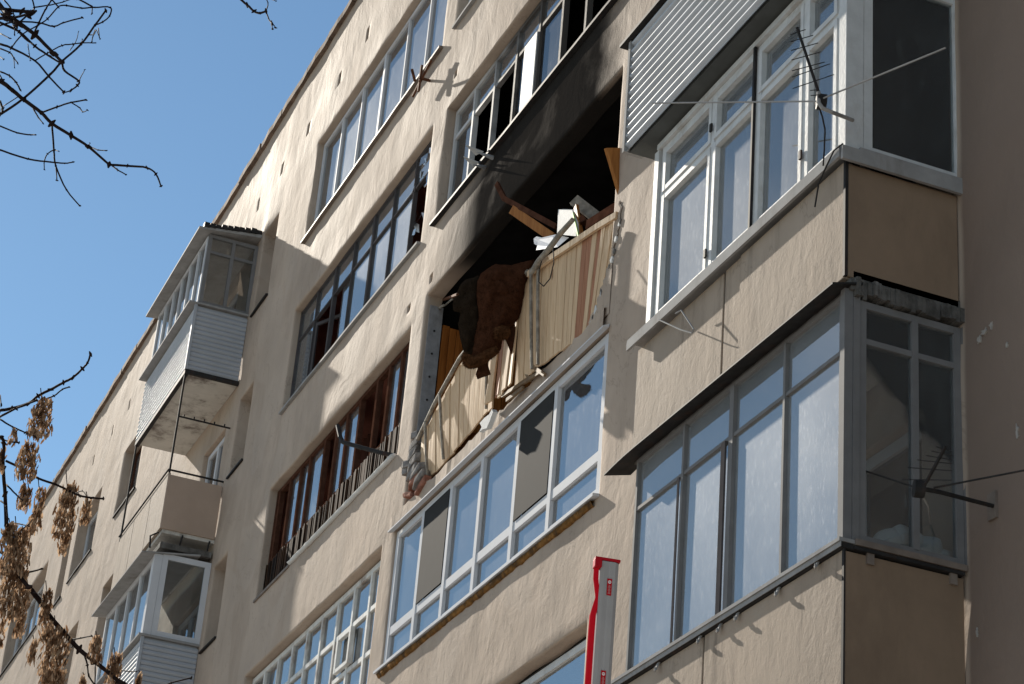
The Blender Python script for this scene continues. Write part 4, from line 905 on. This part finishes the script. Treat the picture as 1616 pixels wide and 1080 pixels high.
# ------------------------------------------------------------------ raised barrier in the foreground
bt = atd(957, 888, 9.0); lean = (atd(944, 1080, 9.0) - bt); lean /= lean.length; bb = bt + lean * (bt.z - .95) / -lean.z
bar = empty('boom_barrier', (bb.x, bb.y, 0), 'raised grey boom barrier with red rubber edge and red stickers', 'barrier')
fw_ = (CAM - bt); fw_.z = 0; fw_.normalize(); sdv = Vector((0, 0, 1)).cross(fw_).normalized()   # sdv: towards picture right
if sdv.dot(RR) < 0: sdv = -sdv
fc = (fw_ + sdv * .25).normalized(); sd2 = Vector((0, 0, 1)).cross(fc).normalized()
if sd2.dot(RR) < 0: sd2 = -sd2
W_ = .078; T_ = .03
prof = [(-W_ / 2, T_ / 2), (-W_ * .3, T_ / 2 + .003), (-W_ * .05, T_ / 2 + .001), (W_ * .05, T_ / 2 + .003), (W_ * .3, T_ / 2 + .003), (W_ / 2, T_ / 2 - .006), (W_ / 2, -T_ / 2 + .006), (W_ / 2 - .008, -T_ / 2), (-W_ / 2, -T_ / 2)]
m = MB(); cen = [bt + sd2 * .012, bb + sd2 * .012]
m.v = [tuple(c_ + sd2 * u + fc * v_) for c_ in cen for u, v_ in prof]; n = len(prof)
m.f = [tuple(range(n)), tuple(range(2 * n - 1, n - 1, -1))] + [(i, n + i, n + (i + 1) % n, (i + 1) % n) for i in range(n)]
m.build('boom', M['grey_boom'], bar, bevel=.003)
m = MB(); n = 60; rad = []
for q in range(n + 1):
    c_ = bt.lerp(bb, q / n); s_ = q / n * (bt - bb).length; kk = math.exp(-((s_ - .15) / .045) ** 2); c_ = c_ + sd2 * (-W_ / 2 + .0 - .014 * kk * -1) + fc * (.0 + .004 * kk)
    for u, v_ in ((.006, T_ / 2 - .001), (-.009, T_ / 2 * .9), (-.013 - .005 * (s_ > .16), 0), (-.009, -T_ / 2 * .9), (.004, -T_ / 2 - .004)):
        m.v.append(tuple(c_ + sd2 * u + fc * v_ * (1 - .6 * kk)))
    if q: o = len(m.v) - 10; m.f += [(o + t, o + 5 + t, o + 6 + t, o + 1 + t) for t in range(4)]
m.build('rubber_edge', M['red'], bar, smooth=True)
m = MB(); c_ = bt + Vector((0, 0, .006)); m.v = [tuple(c_ + sd2 * u + fc * v_ + Vector((0, 0, h))) for h in (-.004, .008) for u, v_ in ((-W_ / 2 - .012, T_ / 2 + .004), (W_ / 2 + .016, T_ / 2 + .004), (W_ / 2 + .016, -T_ / 2 - .004), (-W_ / 2 - .012, -T_ / 2 - .004))]
m.f = [(0, 1, 2, 3), (7, 6, 5, 4), (0, 4, 5, 1), (1, 5, 6, 2), (2, 6, 7, 3), (3, 7, 4, 0)]; m.build('end_cap', M['sticker'], bar, bevel=.002)
m = MB(); c_ = bt + Vector((0, 0, -.012)) - sd2 * (W_ / 2 - .002); m.bar(c_ + Vector((0, 0, .018)), c_ - Vector((0, 0, .018)), T_ + .012, .03, sd2); m.build('end_clip', M['sticker'], bar, bevel=.003)
bd = (bb - bt).normalized()
for s_ in (.105, .48, .85, 1.22, 1.6, 2.0, 2.4):
    c_ = bt + bd * s_ + sd2 * .014 + fc * (T_ / 2 + .0045)
    def flat(pts, lift): return [tuple(c_ + sd2 * u + bd * v_ + fc * lift) for u, v_ in pts]
    m = MB(); m.slab([Vector(p_) for p_ in flat([(-.010, -.034), (.010, -.034), (.010, .034), (-.010, .034)], 0)], fc * .0012); st = m.build('sticker', M['sticker'], bar)
    m = MB(); m.slab([Vector(p_) for p_ in flat([(.0065 * math.cos(a), -.02 + .0065 * math.sin(a)) for a in [k_ * math.pi / 8 for k_ in range(16)]], .0015)], fc * .0006); m.build('sticker_disc', M['white'], st)
    m = MB()
    m.slab([Vector(p_) for p_ in flat([(-.0038, -.0215), (.0038, -.0215), (.0038, -.0185), (-.0038, -.0185)], .0024)], fc * .0004); m.build('sticker_sign', M['sticker'], st)
    m = MB()
    for r_ in range(9):
        v0 = -.008 + r_ * .0042; wv = .003 + .0014 * ((r_ * 7) % 3); m.slab([Vector(p_) for p_ in flat([(-wv, v0), (wv, v0), (wv, v0 + .0022), (-wv, v0 + .0022)], .0015)], fc * .0005)
    m.build('sticker_lettering', simple('worn_lettering', (.55, .25, .25), .5), st)
m = MB(); m.box(bb.x - .17, bb.x + .17, bb.y - .14, bb.y + .14, 0, 1.05); m.build('cabinet', M['red'], bar, bevel=.02)

# ------------------------------------------------------------------ trees
def smoothline(P, n=4):
    out = []
    for i in range(len(P) - 1):
        p0 = P[max(i - 1, 0)]; p1 = P[i]; p2 = P[i + 1]; p3 = P[min(i + 2, len(P) - 1)]
        for q in range(n):
            t = q / n; out.append(tuple(.5 * (2 * b + (c_ - a) * t + (2 * a - 5 * b + 4 * c_ - d) * t * t + (-a + 3 * b - 3 * c_ + d) * t ** 3) for a, b, c_, d in zip(p0, p1, p2, p3)))
    out.append(tuple(P[-1])); return out
def twig(m, P, dist, r0, r1, buds=True, wob=.6):
    """P photo positions of a twig, dist metres from the camera (start, end), radii in photo pixels"""
    L = smoothline(P); n = len(L); d0, d1 = dist; pts = []; rs = []
    for i, (x, y) in enumerate(L):
        t = i / (n - 1); d = d0 + (d1 - d0) * t; pts.append(atd(x + rnd(-wob, wob) * .4, y + rnd(-wob, wob) * .4, d)); rs.append((r0 + (r1 - r0) * t) * d / FPX)
    m.tube(pts, rs, 6)
    if buds:
        for p in P[1:]:
            t = 0; d = d0 + (d1 - d0) * (P.index(p) / (len(P) - 1)); c_ = atd(p[0], p[1], d); s_ = max(r1, r0 * .7) * 1.25 * d / FPX
            v = Vector((rnd(-1, 1), rnd(-1, 1), rnd(-1, 1))).normalized() * s_ * 2.2
            m.tube([c_ - v, c_, c_ + v], [s_ * .4, s_ * 1.15, s_ * .3], 5)
def trunk_tree(name, label, trunk_px, dist, top_py):
    b0 = atd(*trunk_px, dist); t = empty(name, (b0.x, b0.y, 0), label, 'tree'); return t, b0
# bare tree, upper left
tb, b0 = trunk_tree('bare_tree', 'bare leafless tree reaching dark twigs across the sky at upper left', (-420, 260), 11.0, 0)
m = MB(); m.tube([(b0.x, b0.y, -.05), (b0.x + .04, b0.y, b0.z * .4), (b0.x, b0.y + .05, b0.z), (b0.x + .1, b0.y, b0.z + 2.2)], [.17, .13, .09, .03], 10); m.build('trunk', M['bark'], tb, smooth=True)
hub = atd(-60, -10, 11.0); m = MB()
m.tube([b0 - Vector((0, 0, .6)), b0.lerp(hub, .5), hub], [.07, .05, .03], 8); m.tube([b0 - Vector((0, 0, 1.0)), atd(-150, 120, 11), atd(-20, 122, 11)], [.06, .035, .016], 8)
m.tube([b0 - Vector((0, 0, 1.3)), atd(-150, 260, 11), atd(-15, 190, 11)], [.05, .025, .01], 8)
m.tube([b0 + Vector((.02, 0, .6)), atd(200, -190, 11), atd(360, -40, 11), atd(378, -2, 11)], [.05, .03, .012, .006], 8); m.build('limbs', M['bark'], tb, smooth=True)
d = (11, 10.7); m = MB()
TW = [([(-60, -10), (-10, 0), (12, 25), (30, 37), (55, 55), (85, 85), (98, 98)], 5, 2.4), ([(98, 98), (102, 112), (124, 128), (122, 135), (112, 143), (101, 146)], 2, 1.0), ([(124, 128), (134, 110)], .9, .5),
      ([(-20, 122), (0, 128), (20, 143), (38, 158), (65, 178), (82, 195), (112, 214), (140, 232), (172, 260)], 4.2, 2.0), ([(172, 260), (201, 262), (232, 265), (246, 275), (254, 294)], 2.0, 1.2), ([(175, 260), (185, 268), (199, 276)], 1.4, 1.0),
      ([(82, 195), (85, 237), (88, 262), (105, 300), (126, 325)], 1.7, 1.0), ([(85, 237), (75, 243), (70, 255), (70, 268)], 1.1, .8), ([(85, 237), (93, 239)], .9, .6), ([(88, 262), (90, 285)], 1.1, 1.0), ([(65, 178), (90, 169), (112, 162), (136, 158)], 1.6, 1.2), ([(112, 162), (125, 170), (131, 177), (138, 174)], 1.2, .7), ([(50, 167), (60, 185), (68, 195)], 1.4, .8),
      ([(-15, 190), (0, 181), (38, 155), (80, 117), (98, 97), (128, 70), (150, 40), (167, 17)], 2.4, 1.6), ([(150, 40), (162, 35), (173, 25), (174, 12), (150, 12), (145, 12), (128, 13), (105, 9), (92, 11), (75, 30), (60, 40), (35, 55), (18, 75)], 1.2, 1.2), ([(145, 10), (122, -2)], 1.5, 1.5), ([(146, 11), (145, 22)], 1.0, .9),
      ([(0, 70), (18, 76), (55, 96), (78, 122), (100, 145)], 2.0, 1.4), ([(55, 96), (75, 84), (98, 72), (115, 70), (128, 68), (151, 68)], 1.2, .9), ([(-10, 45), (20, 35), (60, 36), (84, 42), (100, 36), (130, 28)], 1.4, 1.2), ([(0, 36), (30, 50), (55, 73), (80, 90), (96, 100)], 2.2, 1.6), ([(20, 40), (40, 62), (52, 70)], 1.3, 1.0),
      ([(53, 54), (62, 35), (72, 15), (80, 2), (92, -15)], 1.5, 1.1), ([(-10, 12), (15, 16), (35, 18), (52, 20), (45, 26)], 3.0, 2.6), ([(30, 36), (50, 18), (54, 12), (50, -3)], 1.6, 1.2), ([(54, 12), (80, 8), (100, 3), (115, -2)], 1.2, .8), ([(92, 11), (83, 1), (78, -6)], 1.3, 1.0), ([(6, 0), (16, 12), (22, 25), (23, 55)], 1.3, .9),
      ([(0, 77), (15, 83), (22, 92), (28, 100)], 1.4, .8), ([(22, 92), (23, 107)], .9, .6), ([(0, 113), (15, 120), (25, 130), (32, 142)], 1.5, 1.2), ([(0, 53), (16, 61)], 1.2, .9), ([(-5, 112), (3, 125), (0, 130)], 1.2, 1.0), ([(0, 160), (4, 172), (2, 180)], 2.0, 1.6), ([(5, 168), (30, 152)], 1.0, .9), ([(0, 90), (6, 94)], 1, .8),
      ([(-5, 197), (28, 210), (48, 213), (56, 213)], 1.4, 1.0), ([(-5, 235), (44, 251), (80, 256), (102, 258), (115, 256)], 1.6, 1.0), ([(145, 233), (155, 237), (168, 238)], 1.1, .8), ([(139, 231), (142, 226)], .8, .6),
      ([(128, 70), (130, 62)], .9, .6), ([(140, 55), (148, 55), (152, 48), (158, 62)], .9, .6), ([(150, 48), (146, 60), (145, 66)], 1.0, .8), ([(155, 45), (157, 60)], 1.0, .7), ([(110, 80), (120, 65), (124, 50)], .8, .5), ([(44, 70), (46, 85), (48, 96)], .9, .5), ([(-10, 30), (8, 30), (26, 40)], 3.2, 1.5), ([(0, 22), (20, 28), (46, 22)], 2.2, 2.0), ([(0, 10), (12, 22)], 3, 3),
      ([(378, -2), (390, 8), (401, 18), (410, 21), (420, 18)], 2.0, 1.8), ([(420, 18), (423, 5), (418, -4)], 1.0, .7), ([(420, 18), (424, 30), (430, 38)], 1.2, 1.0), ([(428, 34), (430, 46)], 1.8, .5), ([(429, 36), (435, 44)], 1.5, .4), ([(418, -4), (436, 2)], .8, .6)]
for (P, r0, r1) in TW: m = MB(); twig(m, P, d, r0, r1); m.build('twig', M['bark'], tb, smooth=True)
# maple with hanging seed bunches, lower left
tm, b0 = trunk_tree('maple_tree', 'maple twigs with hanging bunches of dry brown seeds at lower left', (-330, 1000), 10.5, 0)
m = MB(); m.tube([(b0.x, b0.y, -.05), (b0.x, b0.y + .05, b0.z * .5), (b0.x + .05, b0.y, b0.z), (b0.x, b0.y, b0.z + 2.0)], [.13, .1, .07, .02], 10); m.build('trunk', M['bark'], tm, smooth=True)
m = MB(); m.tube([b0 - Vector((0, 0, .4)), atd(-120, 1000, 10.5), atd(-10, 930, 10.5), atd(15, 862, 10.5)], [.05, .03, .014, .008], 8); m.tube([b0 + Vector((0, 0, .3)), atd(-150, 780, 10.5), atd(-25, 660, 10.5), atd(0, 650, 10.5)], [.04, .025, .008, .006], 8)
m.tube([atd(-10, 930, 10.5), atd(25, 925, 10.5), atd(45, 927, 10.5)], [.014, .011, .009], 8); m.build('limbs', M['bark'], tm, smooth=True)
d = (10.5, 10.2); m = MB()
TW2 = [([(0, 648), (18, 645), (45, 637), (60, 625), (80, 615), (100, 604), (115, 596), (130, 582), (138, 573), (143, 559)], 2.6, 1.6), ([(0, 658), (25, 645), (58, 632)], 2.0, 1.6), ([(66, 632), (85, 625), (98, 615), (109, 611)], 1.4, 1.1), ([(0, 624), (2, 640)], 1.4, 1.2),
       ([(15, 862), (10, 825), (8, 780), (5, 740), (6, 700), (2, 690)], 3.6, 2.4), ([(0, 662), (20, 674), (40, 683), (56, 690)], 1.6, 1.2), ([(0, 693), (15, 697), (30, 699)], 1.5, 1.2), ([(10, 728), (35, 740), (60, 755), (88, 765), (110, 775), (125, 782), (145, 786), (163, 787)], 2.2, 1.6), ([(118, 780), (130, 775), (137, 785)], .9, .7),
       ([(10, 765), (25, 780), (35, 790)], 1.5, 1), ([(20, 825), (35, 828), (46, 831)], 1.3, .9), ([(45, 927), (60, 945), (78, 972), (100, 998), (125, 1025), (150, 1045), (172, 1062), (190, 1078), (210, 1095)], 4.4, 3.0), ([(50, 935), (62, 938), (68, 950)], 1.1, .8),
       ([(112, 1010), (128, 1007), (145, 1004)], 1.4, 1.0), ([(133, 1033), (138, 1050), (140, 1066), (150, 1082)], 1.6, 1.2), ([(150, 1047), (150, 1085)], 1.5, 1.2), ([(190, 1058), (205, 1060), (216, 1060)], 1.1, .8), ([(188, 1072), (205, 1082), (240, 1090), (270, 1078), (302, 1070)], 1.4, 1.2), ([(25, 902), (45, 903), (66, 898)], 1.8, 1.4), ([(0, 870), (20, 885), (28, 905), (45, 927)], 3.0, 3.2), ([(118, 1010), (110, 1030), (100, 1050)], 1, .7), ([(20, 860), (30, 840), (45, 828)], 1.3, .9), ([(52, 742), (56, 725)], .9, .6), ([(0, 790), (10, 800), (12, 830)], 1.4, 1.5)]
for (P, r0, r1) in TW2: m = MB(); twig(m, P, d, r0, r1); m.build('twig', M['bark'], tm, smooth=True)
CL = [(64, 663, 46, 74, 95), (43, 728, 42, 62, 75), (20, 690, 18, 24, 10), (60, 806, 24, 78, 45), (104, 808, 44, 98, 110), (136, 806, 20, 44, 22), (36, 784, 18, 42, 20), (3, 725, 12, 40, 14), (24, 872, 58, 84, 150), (22, 935, 62, 96, 170), (32, 990, 22, 36, 18), (2, 1000, 14, 44, 16), (72, 960, 22, 64, 40), (86, 1034, 52, 92, 130), (52, 1030, 20, 40, 16), (151, 1026, 26, 44, 38), (180, 1056, 30, 50, 45), (131, 1078, 14, 24, 10), (219, 1074, 10, 24, 9), (44, 790, 14, 40, 12), (85, 1075, 46, 30, 50), (14, 845, 30, 40, 40), (75, 1000, 30, 40, 26), (100, 860, 16, 30, 14)]
for (cx, cy, w_, h_, n) in CL:
    m = MB(); cc = atd(cx, cy, 10.3); px_m = 10.3 / FPX
    for q in range(int(n * 3)):
        u = rnd(-1, 1); v = rnd(-1, 1); s_ = math.sqrt(max(0, 1 - u * u * .8)) * (1 - .35 * max(0, v))
        c_ = cc + Vector((rnd(-1, 1) * w_ * .42 * px_m * s_, rnd(-1, 1) * w_ * .42 * px_m * s_, v * h_ * .46 * px_m))
        L = rnd(.03, .046); wd = L * rnd(.24, .34); a = rnd(0, 6.28); dn = Vector((rnd(-.45, .45), rnd(-.45, .45), -1)).normalized(); sv = dn.cross(Vector((math.cos(a), math.sin(a), .1))).normalized(); nv = dn.cross(sv)
        p0 = c_ - dn * L * .5
        m.add([p0 - sv * wd * .2, p0 + dn * L * .45 - sv * wd * .35 + nv * .002, p0 + dn * L - sv * wd * .1, p0 + dn * L + sv * wd * .35, p0 + dn * L * .6 + sv * wd * .65 + nv * .003, p0 + sv * wd * .25], [(0, 1, 4, 5), (1, 2, 3, 4)])
    sb = m.build('seed_bunch', M['seed'], tm)
    m = MB(); m.tube([atd(cx, cy - h_ * .68, 10.35), atd(cx + 2, cy - h_ * .4, 10.33), atd(cx, cy, 10.3)], [.0025, .002, .0012], 5); m.build('stalk', M['bark'], sb)
